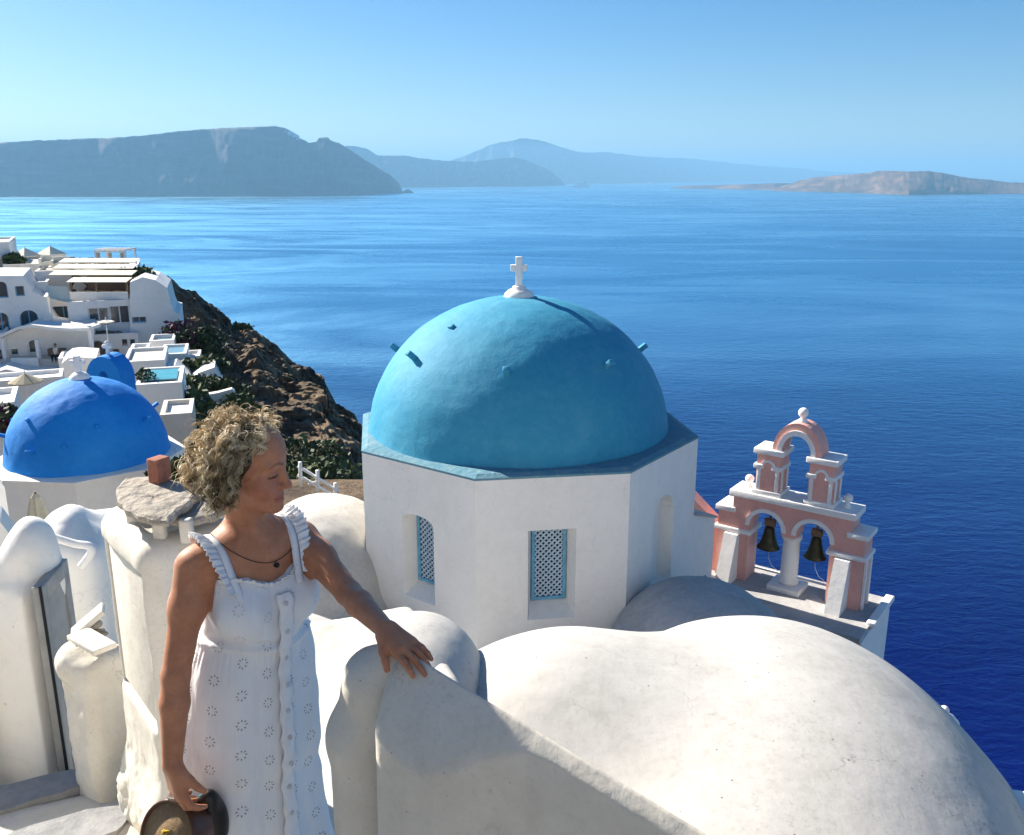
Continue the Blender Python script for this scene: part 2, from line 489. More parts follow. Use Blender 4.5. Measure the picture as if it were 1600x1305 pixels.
# ------------------------------------------------------------------ sea, far coast, near cliff
ZS = -130.0
def sea_mat():
    m, nt, b = new_mat('sea_water'); p = pos(nt)
    big = noise_tex(nt, 1.0, 5, .6, mapping(nt, p, (.0016, .0048, .01), (0, 0, R(8))), 1.6)
    big2 = noise_tex(nt, 1.0, 4, .55, mapping(nt, p, (.0005, .0011, .01), (0, 0, R(-5))), 1.0)
    st = math_n(nt, 'ADD', math_n(nt, 'MULTIPLY', big, .6), math_n(nt, 'MULTIPLY', big2, .4))
    col = ramp(nt, st, [(.38, (.0002, .0016, .066)), (.62, (.0003, .004, .092))])
    nt.links.new(col, b.inputs['Base Color'])
    b.inputs['Specular IOR Level'].default_value = 0.0
    b.inputs['Roughness'].default_value = .6
    rr = ramp(nt, st, [(.40, (.20, .20, .20)), (.50, (.28, .28, .28)), (.60, (.36, .36, .36))])
    h1 = noise_tex(nt, 1.0, 3, .55, mapping(nt, p, (.10, .22, .1), (0, 0, R(20))), .4)
    h2 = noise_tex(nt, 1.0, 4, .6, mapping(nt, p, (.55, .9, .5), (0, 0, R(-15))), .3)
    h3 = noise_tex(nt, 1.0, 2, .5, mapping(nt, p, (.018, .05, .02), (0, 0, R(12))))
    pr = bump(nt, b, h3, .5, 3.0)
    pr = bump(nt, b, h1, .8, 1.1, pr)
    pr = bump(nt, b, h2, .8, .45, pr)
    gl = nt.nodes.new('ShaderNodeBsdfGlossy'); gl.inputs['Color'].default_value = (.36, .78, .98, 1)
    nt.links.new(rr, gl.inputs['Roughness']); nt.links.new(pr, gl.inputs['Normal'])
    fb = N(nt, 'ShaderNodeBump', Strength=.35, Distance=1.0); nt.links.new(h1, fb.inputs['Height'])
    fb2 = N(nt, 'ShaderNodeBump', Strength=.35, Distance=.3); nt.links.new(h2, fb2.inputs['Height']); nt.links.new(fb.outputs[0], fb2.inputs['Normal'])
    fr = N(nt, 'ShaderNodeLayerWeight', Blend=.5); nt.links.new(fb2.outputs[0], fr.inputs['Normal'])
    ff = math_n(nt, 'MULTIPLY', math_n(nt, 'MINIMUM', math_n(nt, 'MULTIPLY', math_n(nt, 'POWER', fr.outputs['Facing'], 5.0), 1.9), 1.0), ramp(nt, st, [(.36, (.74, .74, .74)), (.5, (.88, .88, .88)), (.62, (1, 1, 1))]))
    mx = nt.nodes.new('ShaderNodeMixShader'); nt.links.new(ff, mx.inputs[0])
    nt.links.new(b.outputs[0], mx.inputs[1]); nt.links.new(gl.outputs[0], mx.inputs[2])
    nt.links.new(mx.outputs[0], nt.nodes['Material Output'].inputs['Surface'])
    return m
mb = MB()
mb.add([(-70000, -3000, ZS), (70000, -3000, ZS), (70000, 120000, ZS), (-70000, 120000, ZS)], [(0, 1, 2, 3)])
tag(mb.build('sea', sea_mat()), 'deep blue sea filling the bay', 'sea', kind='structure')

def rock_far(name, c0, c1, c2):
    m, nt, b = new_mat(name); p = pos(nt)
    n1 = noise_tex(nt, 1.0, 8, .65, mapping(nt, p, (.004, .004, .02)))
    n2 = noise_tex(nt, .0012, 5, .6, p)
    f = math_n(nt, 'ADD', math_n(nt, 'MULTIPLY', n1, .6), math_n(nt, 'MULTIPLY', n2, .4))
    nt.links.new(ramp(nt, f, [(.36, c0), (.52, c1), (.64, c2)]), b.inputs['Base Color'])
    b.inputs['Roughness'].default_value = .95; b.inputs['Specular IOR Level'].default_value = .1
    return m
M['rockfar'] = rock_far('far_rock', (.06, .05, .045), (.11, .09, .08), (.20, .16, .13))
M['lava'] = rock_far('lava_rock', (.040, .032, .028), (.12, .075, .050), (.30, .18, .11))

def interp(pts, xs):
    pts = sorted(pts); return np.interp(xs, [p[0] for p in pts], [p[1] for p in pts])
def far_land(name, tops, pbase, back, mat, label, cat, seed, rough=1.0, step=2.0, prof=.8, kind='structure'):
    x0 = min(p[0] for p in tops); x1 = max(p[0] for p in tops)
    xs = np.arange(x0, x1 + .01, step); top = interp(tops, xs)
    top = top + (fbm(np.stack([xs * .13, xs * 0, xs * 0 + seed], -1), 3, seed) * .9 + vnoise(np.stack([xs * .6, xs * 0, xs * 0], -1), seed) * .5) * rough
    base = interp(pbase, xs) if isinstance(pbase, list) else np.full(len(xs), float(pbase))
    rows = []
    n = 22
    B = np.array([atz(x, b, ZS)[:] for x, b in zip(xs, base)])
    Dn = np.linalg.norm(B[:, :2], axis=1)
    dirn = B[:, :2] / Dn[:, None]
    C = np.array([at(x, min(t, b - .4), by + back)[:] for x, t, b, by in zip(xs, top, base, B[:, 1])])
    hgt = np.maximum(C[:, 2] - ZS, 1)
    for j in range(n + 1):
        t = j / n
        P = B + (C - B) * (t ** prof)
        P[:, 2] = ZS - 2 * (t == 0) + hgt * t
        g = fbm(np.stack([B[:, 0] * .006, B[:, 1] * .006, np.full(len(xs), t * 1.6)], -1), 4, seed + 3)
        amp = hgt * .35 * math.sin(PI * t) ** .7 if 0 < t < 1 else 0
        P[:, :2] += dirn * (g * amp)[:, None] if 0 < t < 1 else 0
        rows.append(P)
    for t, zf in ((.35, .8), (.75, .4), (1.1, -.02)):
        P = C.copy(); P[:, :2] += dirn * (back * t + hgt * t)[:, None]; P[:, 2] = ZS + hgt * zf
        rows.append(P)
    P = np.array(rows)
    o = grid_mesh(name, P.transpose(1, 0, 2), mat, None, True)
    return tag(o, label, cat, kind=kind)

far_land('mountain', [(560, 268), (640, 262), (690, 256), (720, 246), (740, 238), (770, 225), (785, 222), (800, 220), (812, 216.5), (828, 217), (845, 220), (860, 224), (880, 231), (900, 237), (925, 238.5), (950, 238), (965, 240), (1000, 244.5), (1080, 248), (1120, 252), (1150, 256), (1200, 260), (1262, 264), (1275, 267), (1320, 269), (1400, 274), (1470, 278)],
         [(560, 288), (880, 287.5), (1100, 284.8), (1470, 283)], 900, M['rockfar'], 'far pale mountain with rounded summit across the bay', 'mountain', 5, .5)
far_land('far_coast', [(1440, 279), (1480, 276.5), (1520, 274), (1545, 273.5), (1570, 275), (1600, 273.5), (1660, 272), (1800, 274), (1950, 276)], 281.5, 1500, M['rockfar'],
         'faint low coast on the horizon at the right', 'coast', 15, .4)
far_land('coast_headland', [(470, 240), (530, 231), (545, 227.5), (560, 229), (572, 232), (582, 238), (590, 243), (620, 243), (640, 244), (655, 247.5), (690, 251), (730, 252.5), (760, 251), (790, 246.5), (803, 246), (820, 250), (838, 257), (856, 265), (868, 274), (878, 283), (883, 289)],
         [(470, 294), (640, 293), (883, 290.3)], 450, M['rockfar'], 'hazy blue headland between the big cliff and the mountain', 'headland', 8, .6)
far_land('cliff_headland', [(-260, 236), (-100, 229), (0, 222.5), (60, 219.5), (120, 217), (180, 215), (230, 211.5), (270, 206), (310, 202.5), (345, 201), (380, 199.5), (410, 198.5), (430, 197.5), (446, 201), (458, 207), (470, 216), (482, 223), (495, 221.5), (497, 215), (513, 214.5), (516, 219), (530, 224), (545, 233), (560, 243), (590, 262), (610, 274), (624, 287), (630, 302)],
         [(-260, 309), (400, 307), (560, 304.5), (630, 302.5)], 380, M['rockfar'], 'long hazy cliff headland dropping to the sea at the left', 'cliff', 2, .7)
far_land('rock_islet', [(626, 301), (632, 298), (637, 295.5), (641, 297), (646, 301.2)], 302, 25, M['rockfar'], 'tiny dark rock islet off the tip of the cliff headland', 'islet', 4, .1, 1.0)
far_land('low_lava_spit', [(1046, 294), (1060, 291.5), (1085, 289.8), (1120, 289), (1160, 288.2), (1200, 286.5), (1230, 286), (1260, 288)], [(1046, 294.4), (1210, 297), (1260, 297)], 200, M['lava'],
         'low dark lava spit left of the volcanic island', 'islet', 11, .3, 1.5)
far_land('volcanic_island', [(1205, 298), (1225, 290), (1245, 283), (1270, 278), (1300, 275), (1340, 271.5), (1360, 270), (1372, 267.5), (1400, 267), (1420, 268.5), (1450, 267), (1475, 271), (1500, 276), (1520, 279), (1545, 281), (1575, 285), (1610, 286), (1680, 284), (1760, 288), (1850, 296)],
         [(1205, 298.4), (1320, 301), (1420, 305), (1560, 303.5), (1850, 303)], 500, M['lava'], 'brown volcanic island low in the sea at the right', 'island', 21, .5, 1.5, 1.3)

# white houses along the far rim, too small to count
random.seed(3)
mb = MB()
def far_houses(pts, n, Yoff, s0):
    for _ in range(n):
        x = random.uniform(pts[0][0], pts[-1][0]); y = float(interp(pts, [x])[0]) + random.uniform(-.6, 5.5) * random.random()
        b = atz(x, 306, ZS); q = at(x, y, b.y + Yoff - (y - float(interp(pts, [x])[0])) * 12)
        w = random.uniform(.5, 1.5) * s0; h = random.uniform(.5, .9) * s0; d = s0
        mb.box(q.x - w, q.x + w, q.y - d, q.y + d, q.z - 10, q.z + h)
far_houses([(335, 202), (380, 200), (430, 198), (446, 201.5), (460, 209)], 230, 355, 7)
far_houses([(455, 206), (468, 214)], 25, 365, 6)
tag(mb.build('far_village', M['white_far']), 'white houses strung along the crest of the far cliff', 'village', kind='stuff')

# near cliff with the village on its shoulder
def cliff_mat():
    m, nt, b = new_mat('cliff_rock'); p = pos(nt)
    n1 = noise_tex(nt, .16, 8, .66, mapping(nt, p, (1, 1, 1.8)), .5)
    n2 = noise_tex(nt, .9, 8, .7, p, .4)
    n3 = noise_tex(nt, .09, 5, .6, p)
    f = math_n(nt, 'ADD', math_n(nt, 'MULTIPLY', n1, .6), math_n(nt, 'MULTIPLY', n2, .4))
    col = ramp(nt, f, [(.36, (.045, .038, .034)), (.46, (.12, .090, .066)), (.55, (.24, .175, .115)), (.66, (.33, .265, .195))])
    g = ramp(nt, n3, [(.52, (0, 0, 0)), (.62, (1, 1, 1))])
    g2 = ramp(nt, noise_tex(nt, 1.7, 6, .7, p), [(.48, (0, 0, 0)), (.58, (1, 1, 1))])
    col = mixc(nt, math_n(nt, 'MULTIPLY', math_n(nt, 'MULTIPLY', g, g2), .8), col, (.045, .062, .022))
    nt.links.new(col, b.inputs['Base Color'])
    b.inputs['Roughness'].default_value = .95; b.inputs['Specular IOR Level'].default_value = .1
    pr = bump(nt, b, n1, .8, 1.2)
    bump(nt, b, n2, .9, .35, pr)
    return m
M['cliff'] = cliff_mat()
ridge = [(120, 420, 84), (200, 424, 86), (262, 449, 89), (300, 467, 92), (340, 489, 95), (358, 500, 97), (364, 516, 97), (383, 519, 98), (399, 524, 98), (425, 545, 99), (455, 568, 100), (480, 577, 101), (500, 590, 101), (506, 618, 99), (530, 641, 99), (550, 655, 98), (580, 690, 96), (610, 730, 94), (640, 780, 92), (660, 820, 90)]
foot = [(60, 760, 55), (130, 790, 52), (200, 810, 48), (260, 825, 45), (300, 835, 43), (330, 842, 42), (360, 848, 41), (380, 852, 40), (400, 856, 39), (425, 860, 38), (450, 865, 37), (475, 870, 36.5), (500, 876, 36), (520, 885, 36), (545, 895, 36), (575, 910, 36), (610, 935, 36), (670, 985, 36), (800, 1080, 36), (950, 1200, 36)]
def cliff():
    t = np.linspace(0, 1, 260)
    k = np.linspace(0, 1, len(ridge))
    A = np.array([at(*p)[:] for p in ridge]); B = np.array([at(*p)[:] for p in foot])
    Ai = np.stack([np.interp(t, k, A[:, i]) for i in range(3)], -1)
    Bi = np.stack([np.interp(t, k, B[:, i]) for i in range(3)], -1)
    rows = []
    n = 150
    for j in range(n + 1):
        s = j / n
        P = Bi + (Ai - Bi) * s
        P[:, 2] += 1.8 * math.sin(PI * s) * np.clip((t - .25) * 3, -.6, 1)      # the upper slope bulges, then steepens
        rows.append(P)
    for d, dz in ((1.5, -1.2), (5, -5), (12, -16), (30, -60), (60, -140)):
        P = Ai.copy(); P[:, 1] += d; P[:, 0] += d * .12; P[:, 2] += dz; rows.append(P)
    P = np.array(rows)
    w = np.ones((len(rows), 1)); w[:6, 0] = np.linspace(0, 1, 6)
    d1 = fbm(P * np.array([.11, .11, .16]), 4, 31); d2 = fbm(P * .5, 4, 37, .6)
    rid = 1 - np.abs(fbm(P * np.array([.16, .10, .05]) + 9.0, 3, 41)) * 1.6
    edge = np.ones(len(rows)); edge[n - 4:] = np.linspace(1, .6, len(rows) - n + 4)[:len(edge[n - 4:])]
    q = (d1 * 1.5 + rid * 1.3 + d2 * 1.0) * w * edge[:, None]
    P[..., 2] += q * .6; P[..., 1] -= q * .9; P[..., 0] += q * .45
    o = grid_mesh('cliff', P.transpose(1, 0, 2), M['cliff'], None, False)
    tag(o, 'steep brown volcanic cliff falling away beside the village', 'cliff', kind='structure')
cliff()

def hill_z(x, y):
    """ground under the near churches, falling to the sea on the right"""
    z = -8.2 - .21 * np.maximum(y - 10, 0)
    edge = 3.2 + .16 * np.clip(y, 0, 16) - .45 * np.maximum(y - 20, 0)
    z = z - np.maximum(x - edge, 0) * 2.2 - np.maximum(x - edge - 8, 0) * .5
    z = z + np.clip((-x - 14) * .05, 0, 3)
    return z
gx, gy = np.meshgrid(np.concatenate([np.linspace(-60, 2, 60), np.linspace(2.6, 60, 60)]), np.linspace(-20, 56, 90), indexing='ij')
gz = hill_z(gx, gy)
G = np.stack([gx, gy, gz], -1)
G[..., 2] += fbm(G * .25, 4, 51) * .35 - 1.2
tag(grid_mesh('hillside', G, M['cliff'], None, False), 'rocky hillside under the churches and houses', 'hillside', kind='structure')

# stepped terraces added out of view to bounce sunlight onto shaded fronts
mb = MB()
for i in range(7):
    y = -5.0 - i * 3.2; z = -2.0 + i * 2.6
    mb.box(-34 + i, 30 - 2 * i, y - 3.2, y, z - 9, z + 2.2)
    for k in range(9):
        x = -30 + k * 6.4 + (i % 2) * 2.5; mb.box(x, x + 2.6, y - .4, y + .5, z - .6, z + 1.2)
M['bounce'] = plaster('bounce_plaster', (.42, .42, .43), (.35, .35, .36), .4, bs=.1)
tag(mb.build('bounce_terraces', M['bounce']), 'unseen stepped terraces added behind the viewpoint to bounce sunlight', 'terraces', kind='structure')

# ships on the bay
M['ship'] = flat('white_ship_paint', (.80, .80, .80), .4, var=.03); M['shipdark'] = flat('dark_ship_paint', (.10, .12, .16), .4, var=.1)
def ship(px, py, L, rz, label, big):
    p = atz(px, py, ZS); r_ = empty('cruise_ship' if big else 'boat', p, rz); tag(r_, label, 'ship' if big else 'boat', 'vessels on the far water')
    w = L * .09; h = L * .065
    pts = [(-L * .5, -w), (L * .32, -w), (L * .5, 0), (L * .32, w), (-L * .5, w)]
    m_ = MB(); n = 5
    m_.add([(x * .93, y * .8, -1) for x, y in pts] + [(x, y, h) for x, y in pts], [tuple(range(4, -1, -1)), tuple(range(5, 10))] + [(i, (i + 1) % n, (i + 1) % n + n, i + n) for i in range(n)])
    m_.build('hull', M['ship'] if big else M['ship'], r_)
    m_ = MB()
    for k in range(4 if big else 1): m_.box(-L * (.46 - .03 * k), L * (.30 - .05 * k), -w * (.9 - .1 * k), w * (.9 - .1 * k), h + .01 + h * .62 * k, h + h * .60 * (k + 1))
    m_.build('superstructure', M['ship'], r_)
    if big:
        m_ = MB()
        for k in range(4): m_.box(-L * .45, L * .29 - .05 * L * k, -w * (.93 - .1 * k), -w * (.9 - .1 * k) - .05, h + h * .62 * k + h * .2, h + h * .62 * k + h * .4)
        m_.build('window_band', M['shipdark'], r_)
        MB().box(-L * .33, -L * .24, -w * .35, w * .35, h * 3.5, h * 4.9).build('funnel', M['shipdark'], r_)
        MB().tube([(L * .12, 0, h * 3.4), (L * .12, 0, h * 5.4)], L * .006, 6).build('mast', M['ship'], r_)
    else: MB().tube([(0, 0, h), (0, 0, L * .5)], L * .02, 5).build('mast', M['ship'], r_)
ship(907, 293, 250, R(160), 'white cruise ship in the middle of the bay', True)
ship(1020, 287.2, 210, R(10), 'small far white ship below the mountain', True)
ship(766, 293.2, 40, R(40), 'tiny white boat off the hazy headland', False)
ship(1575, 318, 14, R(-30), 'tiny dark boat on the water at the far right', False)

# ------------------------------------------------------------------ haze
mh = bpy.data.materials.new('haze'); mh.use_nodes = True
nt = mh.node_tree
for n_ in list(nt.nodes): nt.nodes.remove(n_)
ho = nt.nodes.new('ShaderNodeOutputMaterial'); hv = nt.nodes.new('ShaderNodeVolumePrincipled')
hv.inputs['Color'].default_value = (.30, .64, 1.0, 1)
hv.inputs['Density'].default_value = 0.78e-4
hv.inputs['Anisotropy'].default_value = 0.1
nt.links.new(hv.outputs[0], ho.inputs['Volume'])
mb = MB(); mb.box(-90000, 90000, -6000, 130000, ZS - 30, 620)
tag(mb.build('haze', mh), 'thin blue haze over the bay', 'haze', kind='stuff')

# ------------------------------------------------------------------ the blue domed church in the middle
def dome_paint(name, c0, c1, c2):
    m, nt, b = new_mat(name); p = pos(nt)
    n1 = noise_tex(nt, .9, 6, .65, p, .3); n2 = noise_tex(nt, 7.0, 6, .7, p)
    f = math_n(nt, 'ADD', math_n(nt, 'MULTIPLY', n1, .55), math_n(nt, 'MULTIPLY', n2, .45))
    col = ramp(nt, f, [(.36, c0), (.50, c1), (.66, c2)])
    nt.links.new(col, b.inputs['Base Color'])
    b.inputs['Roughness'].default_value = .72; b.inputs['Specular IOR Level'].default_value = .30
    h1 = noise_tex(nt, 6.0, 5, .6, p, .5); h2 = noise_tex(nt, 34.0, 3, .6, p)
    pr = bump(nt, b, h1, .28, .03)
    bump(nt, b, h2, .3, .010, pr)
    return m
M['dome'] = dome_paint('turquoise_dome_paint', (.022, .235, .385), (.036, .268, .42), (.070, .305, .44))
M['dome2'] = dome_paint('cobalt_dome_paint', (.003, .175, .56), (.006, .21, .63), (.02, .24, .66))
M['ledge'] = plaster('worn_blue_ledge', (.10, .24, .31), (.16, .28, .33), 2.2, bs=.5, stain=((.33, .38, .38), .6))
M['bluewood'] = flat('blue_painted_wood', (.12, .34, .50), .55, var=.25, scale=14)
M['lattice'] = flat('pale_blue_lattice', (.38, .50, .60), .6, var=.2, scale=20)
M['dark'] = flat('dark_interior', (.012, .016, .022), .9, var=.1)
M['wood'] = flat('weathered_wood', (.20, .13, .08), .8, var=.3, scale=18)
M['bronze'] = flat('old_bronze', (.060, .055, .032), .5, .75, var=.35, scale=9)
M['grey'] = plaster('grey_paving', (.30, .30, .30), (.20, .20, .21), 2.0, bs=.4, stain=((.42, .41, .39), .5))
M['greyroof'] = plaster('grey_cement', (.42, .41, .40), (.33, .32, .32), 1.4, bs=.35, stain=((.55, .53, .50), .5))

OC = Vector((.20, 15.35, 0)); AP = 2.82; ZT = -4.25
SIDE = 2 * AP * math.tan(PI / 8)
church = empty('domed_church', (OC.x, OC.y, -6.9))
tag(church, 'white octagonal church with big turquoise dome in the middle', 'church')
def local(mb_, T): return mb_.xf(T)
CI = Matrix.Translation(-Vector((OC.x, OC.y, -6.9)))
def face_T(k):
    """matrix that takes wall coordinates (x along the face, y inwards, z up from the ledge) to church coordinates"""
    th = R(8.5 + 45 * k)
    ud = Vector((math.cos(th), math.sin(th), 0)); n = Vector((math.sin(th), -math.cos(th), 0))
    o = OC + n * AP; o.z = ZT
    T = Matrix.Identity(4)
    for i in range(3):
        T[i][0] = ud[i]; T[i][1] = -n[i]; T[i][2] = (0, 0, 1)[i]; T[i][3] = o[i]
    return CI @ T
hs = SIDE / 2
FACES = {0: ('lattice', -.38, .36, -2.33, -.86), -1: ('lattice', -.33, .33, -2.28, -.98), 1: ('niche', -.36, .36, -2.33, -1.08), -2: ('niche', -.36, .36, -2.33, -1.08)}
for k in range(-3, 5):
    T = face_T(k); m_ = MB()
    out = rect(-hs, hs, -3.6, 0)
    if k in FACES:
        typ, a, b_, z0, z1 = FACES[k]
        hole = rect(a, b_, z0, z1) if k == 0 else arch(a, b_, z0, z1, 8, .45 if typ == 'lattice' else 1.0)
        d = .30 if typ == 'lattice' else .22
        m_.wall(out, [hole], 0, d, shrink=(.74, .86, .20) if typ == 'lattice' else (.86, .97, .05))
        m_.xf(T).build('drum_wall', M['white'], church)
        if typ == 'lattice':
            cx = (a + b_) / 2; w = (b_ - a) * .37; zb = z0 + .20; zt_ = z0 + .20 + (z1 - z0) * .86 + (0 if k == 0 else .03)
            fr = empty('lattice_window'); fr.parent = church; fr.matrix_local = T
            f_ = MB(); t_ = .055
            f_.bbox(cx - w, cx - w + t_, .245, .29, zb, zt_, .006).bbox(cx + w - t_, cx + w, .245, .29, zb, zt_, .006)
            f_.bbox(cx - w + t_, cx + w - t_, .247, .29, zb, zb + t_, .006).bbox(cx - w + t_, cx + w - t_, .247, .29, zt_ - t_, zt_, .006)
            f_.build('frame', M['bluewood'], fr)
            l_ = MB(); x0, x1, z0_, z1_ = cx - w + t_, cx + w - t_, zb + t_, zt_ - t_
            def bars(sgn, y):
                W = x1 - x0; H = z1_ - z0_; st = .088; c0 = -H
                n_ = int((W + 2 * H) / st) + 2
                for i in range(n_):
                    c = x0 - H + i * st                # line x = c + (z - z0) for sgn 1, mirrored for -1
                    zA = max(0, x0 - c); zB = min(H, x1 - c)
                    if zB - zA < .03: continue
                    p0 = (c + zA, z0_ + zA); p1 = (c + zB, z0_ + zB)
                    if sgn < 0: p0 = (x0 + x1 - p0[0], p0[1]); p1 = (x0 + x1 - p1[0], p1[1])
                    d_ = Vector((p1[0] - p0[0], p1[1] - p0[1])).normalized(); n2 = Vector((-d_.y, d_.x)) * .014
                    q = [(p0[0] + n2.x, p0[1] + n2.y), (p0[0] - n2.x, p0[1] - n2.y), (p1[0] - n2.x, p1[1] - n2.y), (p1[0] + n2.x, p1[1] + n2.y)]
                    v = [(a_, y, b2) for a_, b2 in q] + [(a_, y + .009, b2) for a_, b2 in q]
                    l_.add(v, [(0, 1, 2, 3), (7, 6, 5, 4), (0, 4, 5, 1), (1, 5, 6, 2), (2, 6, 7, 3), (3, 7, 4, 0)])
            bars(1, .262); bars(-1, .273)
            lo = l_.build('lattice', M['lattice'], fr); lo['kind'] = 'stuff'
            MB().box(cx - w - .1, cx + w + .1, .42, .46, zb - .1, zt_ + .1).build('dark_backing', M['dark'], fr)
            MB().box(cx - w - .04, cx + w + .04, .302, .31, zt_, zt_ + .25).build('lintel', M['white'], fr)
        else:
            MB().box(a, b_, .221, .30, z0 - .05, z1 + .5).xf(T).build('niche_back', M['white'], church)
    else:
        m_.wall(out, [], 0, .3).xf(T).build('drum_wall', M['white'], church)
# the worn blue ledge and the dome
m_ = MB()
RO = AP / math.cos(PI / 8)
def octo(r, z): return [(r * math.cos(R(8.5 + 22.5 + 45 * i)), r * math.sin(R(8.5 + 22.5 + 45 * i)), z) for i in range(8)]
zl = ZT + 6.9
v = octo(RO + .005, zl + .004) + octo(RO + .005, zl - .03) + octo(RO - .10, zl + .045) + octo(1.9, zl + .10)
fs = []
for i in range(8):
    j = (i + 1) % 8
    fs += [(8 + i, 8 + j, j, i), (i, j, 16 + j, 16 + i), (16 + i, 16 + j, 24 + j, 24 + i)]
m_.add(v, fs); m_.build('ledge', M['ledge'], church)
DR, DK = 2.60, .875
DC = Vector((.12 - OC.x, 0, zl + .02))
def dome_mesh(name, R_, kz, c, mat, parent, seed, n=120, m=200, amp=.018, flare=.04):
    th = np.linspace(0, 2 * PI, m, endpoint=False); ph = np.linspace(0, PI / 2, n)
    TH, PH = np.meshgrid(th, ph, indexing='ij')
    D = np.stack([np.cos(TH) * np.cos(PH), np.sin(TH) * np.cos(PH), np.sin(PH)], -1)
    r = 1 + (fbm(D * 2.2, 3, seed) * .6 + fbm(D * 9, 3, seed + 5) * .35) * amp / R_
    r = r * (1 + flare * np.exp(-(PH / .07)) / R_)
    P = D * (R_ * r)[..., None]; P[..., 2] *= kz
    P += np.array(c)
    return grid_mesh(name, P, mat, parent, True, True)
dome_mesh('dome', DR, DK, DC, M['dome'], church, 3)
def dome_pt(px, py):
    """point on the dome hit by a photograph pixel, with normal, in church coordinates"""
    r = ray(px, py); C = Vector((OC.x, OC.y, -6.9)) + DC
    s = Vector((1, 1, 1 / DK)); o = -Vector((C.x, C.y, C.z / DK)); d = Vector((r.x, r.y, r.z / DK))
    a = d.dot(d); b = 2 * o.dot(d); c = o.dot(o) - DR * DR
    disc = b * b - 4 * a * c
    t = (-b - math.sqrt(max(disc, 0))) / (2 * a)
    p = r * t - Vector((OC.x, OC.y, -6.9)); n = Vector((p.x - DC.x, p.y - DC.y, (p.z - DC.z) / DK)).normalized()
    return p, n
def peg(px, py, L=.22, parent=church, mat='dome', nm='dome_peg', azel=None):
    if azel is None: p, n = dome_pt(px, py)
    else:
        a, e = azel; n = Vector((math.cos(a) * math.cos(e), math.sin(a) * math.cos(e), math.sin(e))); p = DC + Vector((n.x * DR, n.y * DR, n.z * DR * DK))
    d = (n + Vector((0, 0, .5))).normalized() * .2 + n * .8; d.normalize()
    q = d.to_track_quat('Z', 'Y').to_matrix().to_4x4()
    m2 = MB().bbox(-.055, .055, -.045, .045, -.12, L, .012)
    m2.xf(Matrix.Translation(p) @ q).build(nm, M[mat], parent)
peg(706, 512, .05); peg(648, 560, .17); peg(792, 583, .14); peg(948, 573, .16)
peg(0, 0, .16, azel=(R(172), R(34))); peg(0, 0, .16, azel=(R(8), R(34))); peg(0, 0, .24, azel=(R(60), R(36))); peg(0, 0, .24, azel=(R(120), R(36)))
# white cross on a small round foot
apex = DC + Vector((0, 0, DR * DK))
m_ = MB().lathe([(.26, -.12), (.26, .0), (.24, .05), (.18, .10), (.115, .13), (.11, .16), (.09, .17), (.001, .175)], 28, apex)
m_.build('cross_foot', M['trim'], church)
def cross(mb_, o, h=.56, w=.17, t=.055, arm=.36):
    mb_.bbox(o.x - t, o.x + t, o.y - .05, o.y + .05, o.z, o.z + h, .012)
    za = o.z + h * .62
    mb_.bbox(o.x - w, o.x - t + .004, o.y - .047, o.y + .047, za - .055, za + .055, .012)
    mb_.bbox(o.x + t - .004, o.x + w, o.y - .047, o.y + .047, za - .055, za + .055, .012)
    return mb_
cross(MB(), apex + Vector((0, 0, .16)), .50, .145, .058).build('cross', M['trim'], church)
# low wall that runs on to the belfry, with its sloping cement top
T = face_T(1)
m_ = MB()
m_.prism([(hs - .02, -3.9), (hs + .95, -3.9), (hs + .95, -1.75), (hs - .02, -1.38)], .01, .55)
m_.xf(T).build('side_wall', M['white'], church)
MB().add([(hs - .02, -.02, -1.37), (hs + 1.0, -.02, -1.745), (hs + 1.0, .62, -1.70), (hs - .02, .62, -1.30), (hs - .02, -.02, -1.42), (hs + 1.0, -.02, -1.79)], [(0, 1, 2, 3), (4, 5, 1, 0)]).xf(T).build('wall_coping', M['greyroof'], church)

# ------------------------------------------------------------------ the pink belfry
BA = R(36)
b0 = atz(1145, 775, -6.0)
bell = empty('belfry'); tag(bell, 'pink and white belfry with two bells at the edge of the cliff', 'belfry')
TB = Matrix.Translation(b0) @ Matrix.Rotation(-BA, 4, 'Z')
bell.matrix_world = TB
TH_ = .52                                  # thickness of the belfry
def B(name, mat, f, weld=False):
    m2 = MB(); f(m2); return m2.build(name, M[mat], bell, weld)
# lower tier: one wall with two arches
zf = -1.70
def lower(m2):
    left = arch(.36, 1.02, zf - .02, -.52, 12); right = arch(1.27, 1.93, zf - .02, -.52, 12)
    # outline goes round the arches because they reach the floor
    o = [(-.27, zf), (.36, zf)] + [(.36 + .33 - .33 * math.cos(PI * i / 12), -.52 + .33 * math.sin(PI * i / 12)) for i in range(13)]
    o += [(1.02, -.60), (1.27, -.60)] + [(1.27 + .33 - .33 * math.cos(PI * i / 12), -.52 + .33 * math.sin(PI * i / 12)) for i in range(13)]
    o += [(1.93, zf), (2.54, zf), (2.54, -.32), (2.28, -.32), (2.28, .02), (.02, .02), (.02, -.32), (-.27, -.32)]
    m2.wall(o, [], 0, TH_)
B('lower_wall', 'pink', lower)
B('wing_cap', 'trim', lambda m2: m2.bbox(-.32, .08, -.05, TH_ + .05, -.318, -.22, .012))
B('wing_cap', 'trim', lambda m2: m2.bbox(2.215, 2.60, -.05, TH_ + .05, -.318, -.22, .012))
B('ledge', 'trim', lambda m2: m2.bbox(-.05, 2.35, -.06, TH_ + .06, .022, .15, .012))
B('pier_cap', 'trim', lambda m2: m2.bbox(-.33, .42, -.05, TH_ + .05, -.73, -.64, .015))
B('pier_cap', 'trim', lambda m2: m2.bbox(1.87, 2.60, -.05, TH_ + .05, -.73, -.64, .015))
